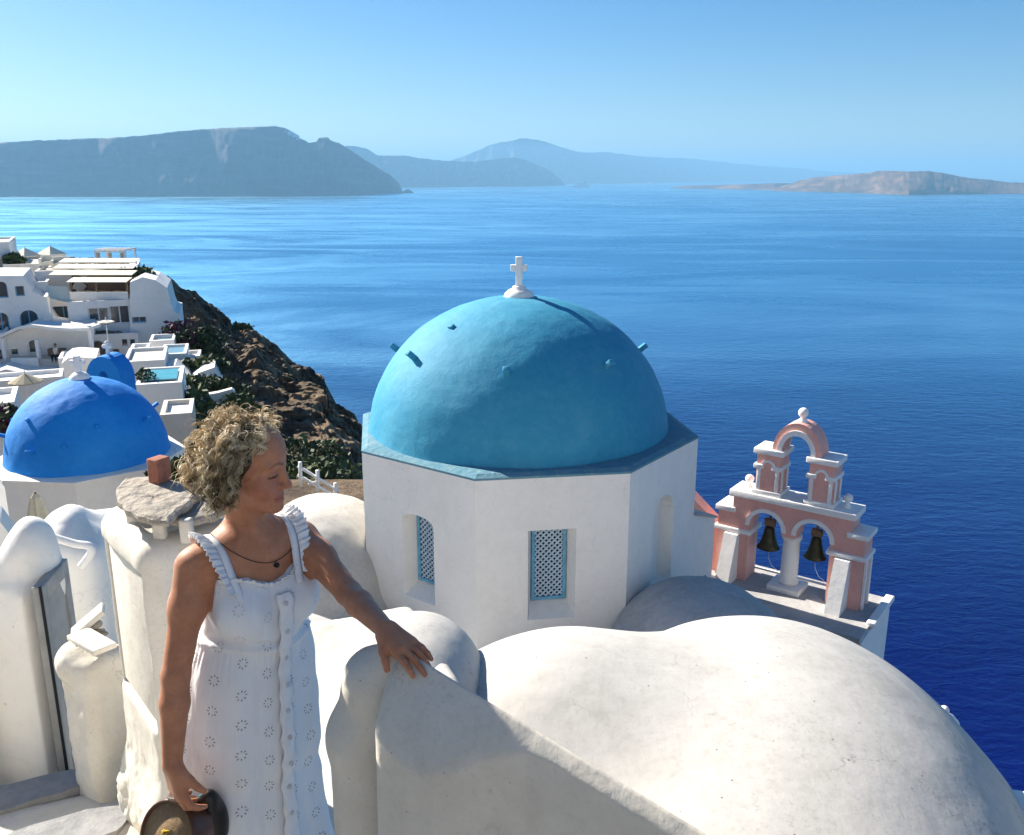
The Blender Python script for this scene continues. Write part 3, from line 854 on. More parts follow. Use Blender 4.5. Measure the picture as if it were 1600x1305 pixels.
def hood(c, r0, r1, zs, y0, y1):
    def f(m2):
        n = 16
        o = [(c - r1 * math.cos(PI * i / n), zs + r1 * math.sin(PI * i / n)) for i in range(n + 1)] + [(c + r0 * math.cos(PI * i / n), zs + r0 * math.sin(PI * i / n)) for i in range(n + 1)]
        m2.wall(o, [], y0, y1)
    return f
B('arch_moulding', 'trim', hood(.69, .325, .40, -.52, -.035, .02)); B('arch_moulding', 'trim', hood(1.60, .325, .40, -.52, -.035, .02))
B('column', 'trim', lambda m2: m2.lathe([(.19, zf + .10), (.19, zf + .16), (.165, zf + .20), (.16, -.95), (.155, -.72), (.19, -.68), (.19, -.602)], 24, (1.145, TH_ * .45, 0), cap=True))
B('column_foot', 'trim', lambda m2: m2.bbox(.83, 1.46, -.10, TH_ - .04, zf - .03, zf + .10, .015))
def butt(x0, x1):
    def f(m2):
        p = [(-.002, -.74), (-.13, -.74), (-.62, zf - .42), (-.002, zf - .42)]
        v = [(x0, y, z) for y, z in p] + [(x1, y, z) for y, z in p]
        m2.add(v, [(0, 1, 2, 3), (7, 6, 5, 4), (0, 4, 5, 1), (1, 5, 6, 2), (2, 6, 7, 3), (3, 7, 4, 0)])
    return f
B('buttress', 'trim', butt(-.08, .19)); B('buttress', 'trim', butt(2.06, 2.33))
# right side pilasters
B('side_pilaster', 'trim', lambda m2: m2.bbox(2.542, 2.60, .06, .14, zf, -.732, .01).bbox(2.542, 2.60, .36, .44, zf, -.732, .01))
# upper tier
for x0, x1 in ((.42, .88), (1.42, 1.88)):
    xc = (x0 + x1) / 2
    B('upper_pier', 'pink', lambda m2: m2.box(x0, x1, .03, TH_ - .03, .15, .95))
    B('pier_foot', 'trim', lambda m2: m2.bbox(x0 - .05, x1 + .05, -.02, TH_ + .02, .152, .235, .012))
    B('top_cap', 'trim', lambda m2: m2.bbox(x0 - .06, x1 + .06, -.03, TH_ + .03, .952, 1.06, .012))
    for xa, xb in ((x0 - .012, x0 + .12), (x1 - .12, x1 + .012)):
        B('pilaster', 'trim', lambda m2: m2.bbox(xa + .03, xb - .03, .005, .05, .236, .66, .01))
        B('capital', 'trim', lambda m2: m2.bbox(xa - .035, xb + .02, -.02, TH_ + .015, .66, .745, .012))
    B('arch_moulding', 'trim', hood(xc, .085, .13, .72, -.0, .032))
    B('side_pilaster', 'trim', lambda m2: m2.bbox(x1 + .002, x1 + .03, .08, .15, .236, .66, .008).bbox(x1 + .002, x1 + .03, .37, .44, .236, .66, .008))
def top_arch(r0, r1, y0, y1, k=1.25):
    def f(m2):
        n = 20; c = 1.15; zs = 1.06
        o = [(c - r1 * math.cos(PI * i / n), zs + r1 * k * math.sin(PI * i / n)) for i in range(n + 1)] + [(c + r0 * math.cos(PI * i / n), zs + r0 * k * math.sin(PI * i / n)) for i in range(n + 1)]
        m2.wall(o, [], y0, y1)
    return f
B('top_arch', 'pink', top_arch(.285, .46, .05, TH_ - .05)); B('arch_moulding', 'trim', top_arch(.275, .355, .01, .048))
B('arch_moulding', 'trim', top_arch(.275, .355, TH_ - .048, TH_ - .01))
B('finial', 'trim', lambda m2: m2.lathe([(.10, 1.60), (.09, 1.66), (.045, 1.69), (.045, 1.72)], 16, (1.15, TH_ / 2, 0)).sphere((1.15, TH_ / 2, 1.80), .095))
for x in (.22, 2.10):
    B('finial', 'trim', lambda m2: m2.lathe([(.07, .15), (.06, .19), (.03, .22), (.03, .26)], 14, (x, TH_ / 2, 0)).sphere((x, TH_ / 2, .33), .085))
# bells hanging in the arches
def bell_at(x, z, s, nm):
    e = empty(nm, (x, TH_ * .5, z)); e.parent = bell
    MB().lathe([(.001, .30 * s), (.06 * s, .295 * s), (.09 * s, .26 * s), (.105 * s, .16 * s), (.13 * s, .05 * s), (.17 * s, -.06 * s), (.215 * s, -.12 * s), (.205 * s, -.135 * s), (.15 * s, -.05 * s), (.001, .2 * s)], 28).build('bell_body', M['bronze'], e)
    MB().bbox(-.10 * s, .10 * s, -.05, .05, .30 * s, .44 * s, .012).bbox(-.02, .02, -.02, .02, .42 * s, .60 * s, .004).build('bell_yoke', M['wood'], e)
    MB().tube([(0, 0, .15 * s), (0, 0, -.15 * s)], .012, 6).sphere((0, 0, -.17 * s), .035 * s, 8).build('clapper', M['bronze'], e)
    MB().tube([(0, 0, -.17 * s), (.05, -.1, -.30), (.14, -.16, -.42), (.27, -.12, -.52)], .006, 5).build('bell_rope', M['trim'], e)
bell_at(.69, -.86, 1.05, 'bell'); bell_at(1.60, -.84, 1.0, 'bell')
B('bell_beam', 'wood', lambda m2: m2.box(.34, 1.04, TH_ * .5 - .03, TH_ * .5 + .03, -.30, -.24).box(1.25, 1.95, TH_ * .5 - .03, TH_ * .5 + .03, -.30, -.24))
B('sill_rail', 'trim', lambda m2: m2.bbox(.36, 1.93, TH_ - .03, TH_ + .03, zf + .09, zf + .12, .006))
# its terrace
B('terrace', 'greyroof', lambda m2: m2.box(-.75, 2.86, -1.05, TH_ + .35, zf - 2.6, zf - .002))
B('terrace_edge', 'trim', lambda m2: m2.bbox(2.80, 2.96, -.45, TH_ + .40, zf - .05, zf + .06, .02))
B('terrace_wall', 'trim', lambda m2: m2.box(2.862, 2.90, -1.05, TH_ + .35, zf - 2.6, zf - .06))
m_ = MB().prism([(-.9, -.45), (2.55, -.45), (2.55, .0), (1.2, .12), (-.3, .28), (-.9, .10)], -1.25, -1.052)
m_.xf(Matrix.Translation((0, 0, zf - .30))); m_.build('parapet', M['cream'], bell)
# pink apse wall between the church and the belfry
m_ = MB()
m_.add([(-.28, .12, -.74), (-.28, .40, -.74), (-1.25, .12, .02), (-1.25, .40, .02), (-.28, .12, zf), (-1.25, .12, zf), (-.28, .40, zf), (-1.25, .40, zf)],
       [(0, 1, 3, 2), (0, 2, 5, 4), (1, 6, 7, 3), (2, 3, 7, 5), (0, 4, 6, 1)])
m_.build('link_wall', M['pink'], bell)

# ------------------------------------------------------------------ second church with the cobalt dome
C2 = at(140, 710, 22.0); C2 = Vector((C2.x, C2.y, C2.z))
ch2 = empty('domed_chapel', (C2.x, C2.y, C2.z - 4.0)); tag(ch2, 'white chapel with cobalt blue dome at the left edge', 'chapel')
AP2 = 2.13; h2 = AP2 * math.tan(PI / 8)
for k in range(8):
    th = R(-6 + 45 * k); ud = Vector((math.cos(th), math.sin(th), 0)); n_ = Vector((math.sin(th), -math.cos(th), 0))
    T = Matrix.Identity(4); o_ = n_ * AP2
    for i in range(3): T[i][0] = ud[i]; T[i][1] = -n_[i]; T[i][2] = (0, 0, 1)[i]; T[i][3] = o_[i]
    T[2][3] = 4.0
    m_ = MB(); holes = []
    if k == 0:
        holes = [[(.07 + .105 * math.cos(2 * PI * i / 16), zc + .105 * math.sin(2 * PI * i / 16)) for i in range(16)] for zc in (-.98, -1.30, -1.62)]
    m_.wall(rect(-h2, h2, -5.0, -.02), holes, 0, .25).xf(T).build('drum_wall', M['white'], ch2)
    if k == 0:
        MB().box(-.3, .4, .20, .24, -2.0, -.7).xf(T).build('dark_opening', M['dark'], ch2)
        MB().wall(rect(-.16, .30, -2.1, -.74), [[(x, z) for x, z in h] for h in holes], -.022, -.001).xf(T).build('vent_panel', M['white'], ch2)
m_ = MB(); RO2 = AP2 / math.cos(PI / 8)
def oct2(r, z): return [(r * math.cos(R(-6 + 22.5 + 45 * i)), r * math.sin(R(-6 + 22.5 + 45 * i)), z) for i in range(8)]
v = oct2(RO2 + .04, 3.92) + oct2(RO2 + .04, 4.0) + oct2(RO2 - .12, 4.03) + oct2(1.5, 4.1); fs = []
for i in range(8):
    j = (i + 1) % 8; fs += [(i, j, 8 + j, 8 + i), (8 + i, 8 + j, 16 + j, 16 + i), (16 + i, 16 + j, 24 + j, 24 + i)]
m_.add(v, fs); m_.build('ledge', M['white'], ch2)
d2 = Vector((0, 0, 4.0))
dome_mesh('dome', 1.93, 1.05, d2, M['dome2'], ch2, 13, 90, 150, .02)
for a, e, L in ((-118, 40, .10), (-152, 22, .28), (-80, 22, .10), (-55, 34, .10), (-12, 30, .25), (175, 24, .25), (-105, 18, .2), (40, 30, .2)):
    n_ = Vector((math.cos(R(a)) * math.cos(R(e)), math.sin(R(a)) * math.cos(R(e)), math.sin(R(e))))
    q = n_.to_track_quat('Z', 'Y').to_matrix().to_4x4()
    MB().bbox(-.05, .05, -.04, .04, -.1, L, .01).xf(Matrix.Translation(d2 + n_ * 1.93) @ q).build('dome_peg', M['dome2'], ch2)
ap2 = d2 + Vector((0, 0, 2.03))
MB().lathe([(.26, -.06), (.24, .02), (.16, .10), (.09, .13), (.001, .14)], 20, ap2).build('cross_foot', M['trim'], ch2)
cross(MB(), ap2 + Vector((-.02, 0, .12)), .42, .19, .075).build('cross', M['trim'], ch2)

# blue bell arch behind the chapel
q = at(174, 597, 30)
arc = empty('bell_arch', q, R(-6)); tag(arc, 'blue bell arch with white trefoil cross behind the cobalt dome', 'bell arch')
n = 14
o_ = [(-.62, -.6), (-.16, -.6)] + [(-.16 * math.cos(PI * i / 8), .28 + .2 * math.sin(PI * i / 8)) for i in range(9)] + [(.16, -.6), (.62, -.6)] + [(.62 * math.cos(PI * i / n), .15 + .82 * math.sin(PI * i / n)) for i in range(n + 1)]
MB().wall(o_, [], -.45, .45).build('arch_wall', M['dome2'], arc)
MB().bbox(-.05, .05, -.05, .05, .95, 1.30, .01).sphere((0, 0, 1.36), .075, 8).sphere((-.11, 0, 1.24), .075, 8).sphere((.11, 0, 1.24), .075, 8).build('trefoil_cross', M['trim'], arc)

# ------------------------------------------------------------------ village on the cliff
M['glass'] = flat('window_glass', (.03, .05, .07), .12, spec=.6, var=.2, scale=3)
M['teal'] = flat('pool_water', (.06, .30, .33), .08, spec=.5, var=.15, scale=2)
M['canvas'] = flat('cream_canvas', (.74, .68, .56), .9, var=.06, scale=4)
M['beige'] = flat('beige_canvas', (.50, .45, .33), .9, var=.10, scale=9)
M['straw'] = flat('straw', (.42, .36, .25), .95, var=.25, scale=30, bs=.5)
M['bluetrim'] = flat('pale_blue_glass', (.18, .34, .44), .25, spec=.5, var=.1)
M['leaf'] = flat('dark_leaves', (.035, .055, .018), .7, var=.5, scale=3)
M['leaf2'] = flat('green_leaves', (.075, .105, .030), .7, var=.5, scale=3)
M['bract'] = flat('purple_bracts', (.10, .012, .05), .7, var=.4, scale=3)
M['terrace'] = plaster('terrace_floor', (.55, .52, .47), (.45, .42, .38), .5, bs=.2)

def window_parts(root, o, typ, p0, p1, pt, pb, Y, mat='glass'):
    a = o(p0, pb); b = o(p1, pt)
    x0, x1, z0, z1 = a[0], b[0], a[1], b[1]
    h = arch(x0, x1, z0, max(z0 + .1, z1 - (x1 - x0) / 2), 8) if typ == 'arch' else rect(x0, x1, z0, z1)
    return h, (x0, x1, z0, z1)
def house(name, label, cat, px0, px1, pt, pb, Y, dep, wins=(), poly=None, mat='white_far', parapet=.25, group=None, roofmat='white_far', base=2.0, frame='bluewood'):
    """a building whose front faces the bay at depth Y; windows are given as the photograph shows them"""
    c = at((px0 + px1) / 2, pb, Y); turn = .8 * math.atan2(-c.x, c.y)          # fronts are turned towards the bay
    root = empty(name, (c.x, Y, c.z), turn)
    tag(root, label, cat, group)
    ex, ey = Vector((math.cos(turn), math.sin(turn), 0)), Vector((-math.sin(turn), math.cos(turn), 0))
    def loc(px, py):
        r = ray(px, py); p = r * (c.dot(ey) / r.dot(ey)) - c
        return (p.dot(ex), p.z)
    if poly: out = [loc(x, y) for x, y in poly]
    else:
        a = loc(px0, pb); b = loc(px1, pt); out = rect(a[0], b[0], -base, b[1])
    holes = []; boxes = []
    for w in wins:
        h, bx_ = window_parts(root, loc, w[0], *w[1:5], Y); holes.append(h); boxes.append((w, bx_))
    MB().wall(out, holes, 0, .32).build('front_wall', M[mat], root)
    for (w, (x0, x1, z0, z1)) in boxes:
        kind = w[5] if len(w) > 5 else 'window'
        if kind == 'recess':
            MB().box(x0 - .2, x1 + .2, 1.6, 1.7, z0 - .1, z1 + .1).build('recess_wall', M[mat], root); continue
        e = empty(kind, ((x0 + x1) / 2, .2, z0)); e.parent = root
        hw = (x1 - x0) / 2; hh = z1 - z0
        MB().box(-hw - .02, hw + .02, .06, .09, -.02, hh + .02).build('pane', M['glass'], e)
        f_ = MB(); t = min(.09, hw * .25)
        f_.box(-hw, -hw + t, .0, .055, 0, hh).box(hw - t, hw, .0, .055, 0, hh).box(-hw + t, hw - t, .0, .055, 0, t)
        if hw > .5: f_.box(-t / 2, t / 2, .002, .055, t, hh)
        f_.build('frame', M[frame], e)
    xs = [p[0] for p in out]; zt_ = max(p[1] for p in out)
    zs = [p[1] for p in out]
    if poly is None:
        b_ = MB().box(min(xs) + .003, max(xs) - .003, .321, dep, -base, zt_ - parapet); b_.build('body', M[mat], root)
        MB().box(min(xs) + .2, max(xs) - .2, .33, dep - .2, zt_ - parapet + .004, zt_ - parapet + .03).build('roof', M[roofmat], root)
        t = .2
        MB().box(min(xs), min(xs) + t, .321, dep, zt_ - parapet + .032, zt_).box(max(xs) - t, max(xs), .321, dep, zt_ - parapet + .032, zt_).box(min(xs) + t, max(xs) - t, dep - t, dep, zt_ - parapet + .032, zt_ - .004).build('parapet', M[mat], root)
    else:
        MB().prism(out, .322, dep).build('body', M[mat], root) if not holes else MB().wall(out, holes, .322, dep).build('body', M[mat], root)
    return root

def shrub(name, label, c, r, n=260, leaf=.16, mats=('leaf',), group=None, cat='shrub', seed=0):
    rs = np.random.RandomState(seed + int(abs(c[0] * 37 + c[1] * 11)) % 9999)
    root = empty(name, (c[0], c[1], c[2] - r[2])); tag(root, label, cat, group)
    for mi, mn in enumerate(mats):
        nn = n // len(mats) if mi == 0 or len(mats) == 1 else n // (len(mats) * 2)
        d = rs.normal(size=(nn, 3)); d /= np.linalg.norm(d, axis=1)[:, None]
        rad = rs.uniform(.35, 1.0, nn) ** .5
        bumpy = 1 + .45 * vnoise(d * 2.2 + mi * 3, seed)
        P = d * (rad * bumpy)[:, None] * np.array(r) + np.array([0, 0, r[2]])
        P[:, 2] = np.maximum(P[:, 2], 0)
        u = rs.normal(size=(nn, 3)); u /= np.linalg.norm(u, axis=1)[:, None]
        w = np.cross(u, rs.normal(size=(nn, 3))); w /= np.linalg.norm(w, axis=1)[:, None]
        s = leaf * rs.uniform(.6, 1.5, nn)[:, None]
        V = np.stack([P - u * s, P + w * s * .55, P + u * s, P - w * s * .55], 1).reshape(-1, 3)
        me = bpy.data.meshes.new('foliage'); np_mesh(me, V, np.arange(nn * 4).reshape(-1, 4), False)
        link('foliage', me, M[mn], root)
    m2 = MB()
    for i in range(5):
        a = rs.uniform(0, 6.28); m2.tube([(0, 0, -.3), (math.cos(a) * r[0] * .3, math.sin(a) * r[1] * .3, r[2] * .8), (math.cos(a) * r[0] * .6, math.sin(a) * r[1] * .6, r[2] * 1.4)], [.06 * r[2] + .02, .04 * r[2] + .01, .01], 5)
    m2.build('stem', M['wood'], root)
    return root
def umbrella(label, pxc, pyt, pyrim, pybase, hw_px, Y, mat='canvas', sides=4, group='parasols on the village terraces', rot=.4, name='parasol', valance=.12):
    top = at(pxc, pyt, Y); rim = at(pxc, pyrim, Y); bs = at(pxc, pybase, Y); w = hw_px / pxm(Y, top.z)
    root = empty(name, (top.x, Y, bs.z), rot); tag(root, label, 'parasol', group)
    h = top.z - bs.z; hr = rim.z - bs.z
    vs_ = [(0, 0, h)] + [(w * math.cos(2 * PI * i / sides), w * math.sin(2 * PI * i / sides), hr) for i in range(sides)] + [(w * math.cos(2 * PI * i / sides), w * math.sin(2 * PI * i / sides), hr - valance) for i in range(sides)] + [(0, 0, h - .08)]
    f_ = [(0, 1 + i, 1 + (i + 1) % sides) for i in range(sides)] + [(1 + i, 1 + sides + i, 1 + sides + (i + 1) % sides, 1 + (i + 1) % sides) for i in range(sides)] + [(1 + 2 * sides, 1 + sides + (i + 1) % sides, 1 + sides + i) for i in range(sides)]
    MB().add(vs_, f_).build('canopy', M[mat], root)
    MB().tube([(0, 0, 0), (0, 0, h + .15)], .035, 6).build('pole', M['trim'], root)
    r_ = MB()
    for i in range(sides):
        a = 2 * PI * i / sides; r_.tube([(0, 0, h - .35), (w * .6 * math.cos(a), w * .6 * math.sin(a), hr + (h - hr) * .3)], .015, 4)
    r_.build('ribs', M['wood'], root)
    return root

# upper terraces
house('terrace_house', 'white house corner at the very top left', 'house', -60, 13, 378, 442, 80, 8, [('rect', -6, 5, 405, 418)])
house('terrace_wall', 'long cream terrace wall under the two parasols', 'wall', 8, 62, 412, 440, 79, 9, mat='cream', parapet=.3, roofmat='terrace')
house('terrace_block', 'flat white terrace roof carrying the pergola frame', 'building', 60, 214, 419, 470, 78, 9, roofmat='terrace', parapet=.2)
umbrella('cream parasol, left of the two at the top', 38, 387, 399, 416, 22, 82)
umbrella('cream parasol, right of the two at the top', 78, 384.5, 397, 416, 22, 83)
# cabana frame
a = at(152, 420, 80.5); b = at(195, 394, 80.5)
cab = empty('pergola', (a.x, 80.5, a.z)); tag(cab, 'white pergola frame with curtains on the top terrace', 'pergola')
W, H = b.x - a.x, b.z - a.z
for (x, y) in ((0, 0), (W, 0), (0, 2.2), (W, 2.2)): MB().bbox(x - .07, x + .07, y - .07, y + .07, 0, H - .002, .01).build('post', M['trim'], cab)
for y in (0, 2.2): MB().box(-.1, W + .1, y - .08, y + .08, H, H + .16).build('beam', M['trim'], cab)
for i in range(7): MB().box(W * i / 6 - .04, W * i / 6 + .04, -.1, 2.3, H + .162, H + .24).build('rafter', M['trim'], cab)
for x in (.22, W * .48, W - .3): 
    m_ = MB(); pts = [(x + .18 * (i / 12 - .5) * 2, .06 + .05 * math.sin(i * 1.9)) for i in range(13)]
    m_.add([(px_, y_, z_) for px_, y_ in pts for z_ in (.15, H - .02)], [(2 * i, 2 * i + 2, 2 * i + 3, 2 * i + 1) for i in range(12)]).build('curtain', M['canvas'], cab)
# terrace furniture
def sofa(px, py, Y, w, label):
    c = at(px, py, Y); r_ = empty('terrace_sofa', c, R(20)); tag(r_, label, 'sofa', 'sofas on the top terrace')
    MB().bbox(-w, w, -.4, .4, .1, .45, .05).build('seat', M['canvas'], r_); MB().bbox(-w, w, .35, .55, .2, .95, .05).build('backrest', M['canvas'], r_)
    for s in (-1, 1): MB().bbox(s * w - .12, s * w + .12, -.4, .5, .1, .7, .04).build('armrest', M['canvas'], r_)
sofa(84, 416, 80, 1.0, 'pale sofa on the top terrace beside the parasols')
sofa(97, 419, 79.2, .7, 'small pale sofa nearest the pergola roof edge')
def table(px, py, Y, label):
    c = at(px, py, Y); r_ = empty('terrace_table', c); tag(r_, label, 'table', 'tables on the top terrace')
    MB().lathe([(.001, .72), (.55, .72), (.55, .76), (.001, .76)], 16).build('table_top', M['trim'], r_)
    MB().tube([(0, 0, 0), (0, 0, .72)], .05, 6).build('leg', M['wood'], r_); MB().lathe([(.3, 0), (.3, .04), (.001, .05)], 12).build('foot', M['wood'], r_)
table(124, 418, 80, 'round white table on the top terrace, left one'); table(138, 418.5, 80, 'round white table on the top terrace, right one')
def chair(px, py, Y, rz, label):
    c = at(px, py, Y); r_ = empty('terrace_chair', c, rz); tag(r_, label, 'chair', 'chairs on the top terrace')
    MB().bbox(-.24, .24, -.24, .24, .42, .48, .02).build('seat', M['wood'], r_); MB().bbox(-.24, .24, .2, .26, .5, .95, .02).build('backrest', M['wood'], r_)
    for x in (-.2, .2):
        for y in (-.2, .2): MB().box(x - .025, x + .025, y - .025, y + .025, 0, .42).build('leg', M['wood'], r_)
for i, (x, y) in enumerate(((113, 419), (131, 419.5), (145, 419))): chair(x, y, 79.7, i * 1.7, ['dark chair left of the terrace tables', 'dark chair between the terrace tables', 'dark chair right of the terrace tables'][i])
# dark pergola bar under cream awnings
c = at(155, 468, 73.5); bar = empty('awning_terrace', (c.x, 73.5, c.z)); tag(bar, 'shaded terrace with dark furniture under cream awning strips', 'terrace')
x0, x1 = at(110, 466, 73.5).x - c.x, at(201, 466, 73.5).x - c.x; zt = at(155, 441, 73.5).z - c.z
MB().box(x0, x1, 0, 3.6, -.15, .0).build('floor', M['terrace'], bar)
MB().box(x0, x1, 3.3, 3.6, .002, zt + .6).build('back_wall', M['wood'], bar)
for x in (x0 + .1, (x0 + x1) / 2 - .2, x1 - .1): MB().box(x - .07, x + .07, .05, .19, 0, zt).build('post', M['wood'], bar)
MB().box(x0 - .1, x1 + .1, .0, .16, zt + .002, zt + .16).build('beam', M['wood'], bar)
for i, (xa, xb, y0_, zz) in enumerate(((108, 201, -.5, .20), (65, 197, 1.2, .60), (58, 188, 2.7, .98), (54, 180, 4.2, 1.35))):
    xa, xb = at(xa, 440, 73.5).x - c.x, at(xb, 440, 73.5).x - c.x
    MB().add([(xa, y0_, zt + zz - .12), (xb, y0_, zt + zz - .12), (xb, y0_ + 1.25, zt + zz + .12), (xa, y0_ + 1.25, zt + zz + .12), (xa, y0_, zt + zz - .18), (xb, y0_, zt + zz - .18), (xb, y0_ + 1.25, zt + zz + .06), (xa, y0_ + 1.25, zt + zz + .06)],
             [(0, 1, 2, 3), (7, 6, 5, 4), (4, 5, 1, 0), (1, 5, 6, 2), (2, 6, 7, 3), (3, 7, 4, 0)]).build('awning', M['canvas'], bar)
for x in (x0 + .9, x0 + 2.1, x0 + 3.4): MB().bbox(x - .4, x + .4, .9, 1.7, .002, .55, .05).build('bench', M['wood'], bar)
MB().box(x0, x1, -.10, -.02, -.1, .62).build('balustrade', M['white_far'], bar)
# main white blocks
house('hotel_block', 'white block with two wide windows below the awnings', 'house', 116, 206, 468, 566, 72.5, 7, [('rect', 139, 169, 481, 503), ('rect', 173, 201, 478, 507)], base=3, frame='trim')
house('buttress_house', 'tall white house with slanting edge beside the cliff', 'house', 200, 284, 432, 575, 73, 7,
      [('rect', 207, 228, 495, 505)], poly=[(203, 580), (203, 441), (222, 433), (243, 438), (261, 450), (268, 478), (272, 488), (280, 490), (283, 520), (282, 580)])
house('stair_house', 'white house with stepped left flank and arched doorway', 'house', -30, 90, 430, 525, 70, 7,
      [('rect', 25, 37, 447, 463), ('arch', -4, 10, 440, 466), ('arch', 33, 58, 484, 512), ('arch', -6, 12, 488, 525)],
      poly=[(-40, 545), (-40, 431), (36, 431), (50, 455), (62, 463), (73, 464), (77, 488), (92, 508), (116, 507), (116, 545)])
house('recess_house', 'low white house with shaded dark recess between two blocks', 'house', 70, 120, 465, 510, 74, 5, [('rect', 85, 114, 478, 504)], base=2)
c = at(78, 480, 70.5); aw = empty('awning', at(92, 470, 70.5)); tag(aw, 'sagging cream awning stretched beside the stepped house', 'awning')
A = [at(70, 446, 71), at(106, 448, 73), at(112, 474, 72), at(78, 466, 70)]; m_ = MB(); gp = []
for i in range(9):
    for j in range(9):
        s, t = i / 8, j / 8; p = A[0] * (1 - s) * (1 - t) + A[1] * s * (1 - t) + A[2] * s * t + A[3] * (1 - s) * t
        p = Vector(p); p.z -= .5 * math.sin(PI * s) * math.sin(PI * t); gp.append(p - Vector(aw.location))
m_.add(gp, [(i * 9 + j, (i + 1) * 9 + j, (i + 1) * 9 + j + 1, i * 9 + j + 1) for i in range(8) for j in range(8)], True); m_.build('cloth', M['canvas'], aw)
MB().tube([A[3] - aw.location, A[3] - aw.location + Vector((0, 0, -2.2))], .05, 6).build('post', M['trim'], aw)
# cave house with the sitting person
house('cave_house', 'white cave house with curved roof and arched window', 'house', 5, 147, 505, 585, 68.5, 4,
      [('arch', 45, 62, 531, 553), ('rect', 17, 28, 545, 556)], poly=[(-30, 590), (-30, 540), (5, 528), (30, 517), (50, 508), (66, 503), (85, 506), (112, 510), (147, 506), (147, 590)], frame='trim')
c = at(80, 562, 67); cav = empty('porch', (c.x, 67, c.z)); tag(cav, 'open porch with white posts in front of the cave house', 'porch')
def lx(px, py=562, Y=67): return at(px, py, Y).x - c.x
def lz(py, Y=67): return at(80, py, Y).z - c.z
MB().box(lx(5), lx(150), -.4, 1.6, -1.0, lz(560)).build('floor', M['terrace'], cav)
for px_, t in ((10, 528), (63, 530), (147, 508)): MB().bbox(lx(px_) - .13, lx(px_) + .13, -.25, .0, lz(578), lz(t), .02).build('post', M['trim'], cav)
m_ = MB(); pr = [(4, 531), (20, 522), (40, 514), (62, 510), (90, 514), (120, 516), (150, 515)]
m_.prism([(lx(x), lz(y)) for x, y in pr] + [(lx(x), lz(y) + .22) for x, y in reversed(pr)], -.5, 1.48); m_.build('canopy_roof', M['white_far'], cav)
MB().bbox(lx(24), lx(66), -.65, -.42, lz(583), lz(557), .04).build('parapet', M['white_far'], cav)
MB().bbox(lx(66), lx(92), .9, 1.4, lz(560) + .002, lz(549), .03).build('bench', M['wood'], cav)
house('porch_wall', 'curved white garden wall in front of the cave house', 'wall', -30, 135, 576, 600, 64, 3, poly=[(-30, 600), (-30, 590), (8, 577), (30, 581), (55, 583), (70, 582), (100, 581), (135, 582), (135, 600)])
house('round_house', 'round white wall between porch and cobalt dome', 'house', 93, 150, 555, 600, 60, 4, poly=[(92, 610), (92, 583), (96, 568), (106, 560), (120, 558), (150, 560), (150, 610)])
# the sitting person, one continuous body
pc = at(88, 556, 66.6)
per = empty('person', pc); tag(per, 'person in white top and dark trousers sitting on the porch', 'person')
vx = Vox((-.45, -.55, -.75), (.45, .45, 1.05), .03)
vx.chain([((0, 0, .05), .15), ((0, .02, .35), .15), ((0, .02, .52), .17)], .05); vx.chain([((0, 0, .55), .06), ((0, -.01, .70), .05)], .03); vx.ell((0, -.01, .80), (.09, .105, .125), k=.02)
for s in (-1, 1):
    vx.chain([((s * .09, 0, .02), .095), ((s * .13, -.42, .06), .075), ((s * .13, -.40, -.38), .045), ((s * .13, -.5, -.42), .04)], .03)
    vx.chain([((s * .19, .02, .5), .055), ((s * .24, -.06, .25), .045), ((s * .12, -.30, .14), .04)], .03)
M['skin_far'] = flat('skin_far', (.32, .17, .11), .6)
bo = vx.build('body', M['skin_far'], per)
vx = Vox((-.45, -.55, -.75), (.45, .45, 1.05), .03); vx.chain([((0, 0, .10), .17), ((0, .02, .35), .165), ((0, .02, .50), .185)], .05); vx.build('shirt', M['canvas'], per)
vx = Vox((-.45, -.55, -.75), (.45, .45, 1.05), .03); 
for s in (-1, 1): vx.chain([((s * .09, 0, .02), .115), ((s * .13, -.42, .06), .092), ((s * .13, -.40, -.28), .062)], .04)
vx.build('trousers', M['dark'], per)
vx = Vox((-.2, -.2, .6), (.2, .25, 1.05), .025); vx.ell((0, .02, .84), (.105, .11, .115), k=.01); vx.plane((0, -.05, .8), (0, -1, -.3)); vx.build('hair', M['dark'], per)
umbrella('small white parasol standing above the bell arch', 165, 500, 502.5, 546, 13, 56, 'canvas', 6, rot=.2, valance=.05)
umbrella('straw parasol over the lower terrace at the left', 38, 583, 596, 640, 25, 47, 'straw', 12, valance=.06)
house('lower_terrace', 'white terrace wall below the straw parasol', 'wall', -60, 97, 588, 660, 49, 2.5, base=3)
# pools and walls right of the cobalt dome
house('terrace_box', 'white terrace wall beside the bell arch', 'wall', 196, 257, 562, 600, 56, 5, base=1.5, roofmat='terrace')
pl = house('pool_terrace', 'white pool terrace with teal water right of the cobalt dome', 'pool', 216, 284, 597, 642, 46, 4.5, base=.5, parapet=.12)
a = at(238, 597, 46.6); MB().box(-.75, .95, .9, 3.6, (at(250, 597, 46).z - pl.location.z) - .10, (at(250, 597, 46).z - pl.location.z) - .05).build('pool_water', M['teal'], pl)
shrub('potted_bush', 'dark bush at the corner of the teal pool', at(226, 588, 47), (.55, .45, .4), 200, .10, ('leaf',))
house('glass_terrace', 'white terrace with pale blue glass screen under the tall house', 'terrace', 236, 272, 531, 562, 66, 3, base=1.5, roofmat='bluetrim', parapet=.3)
house('cube_house', 'small white cube house right of the glass terrace', 'house', 253, 291, 552, 588, 61, 4, base=2, parapet=.2, roofmat='bluetrim')
house('zigzag_wall', 'low zigzag white wall stepping down the slope', 'wall', 258, 345, 573, 612, 57, 3, poly=[(258, 618), (258, 578), (272, 574), (292, 588), (296, 596), (312, 582), (335, 574), (338, 582), (346, 600), (346, 618)])
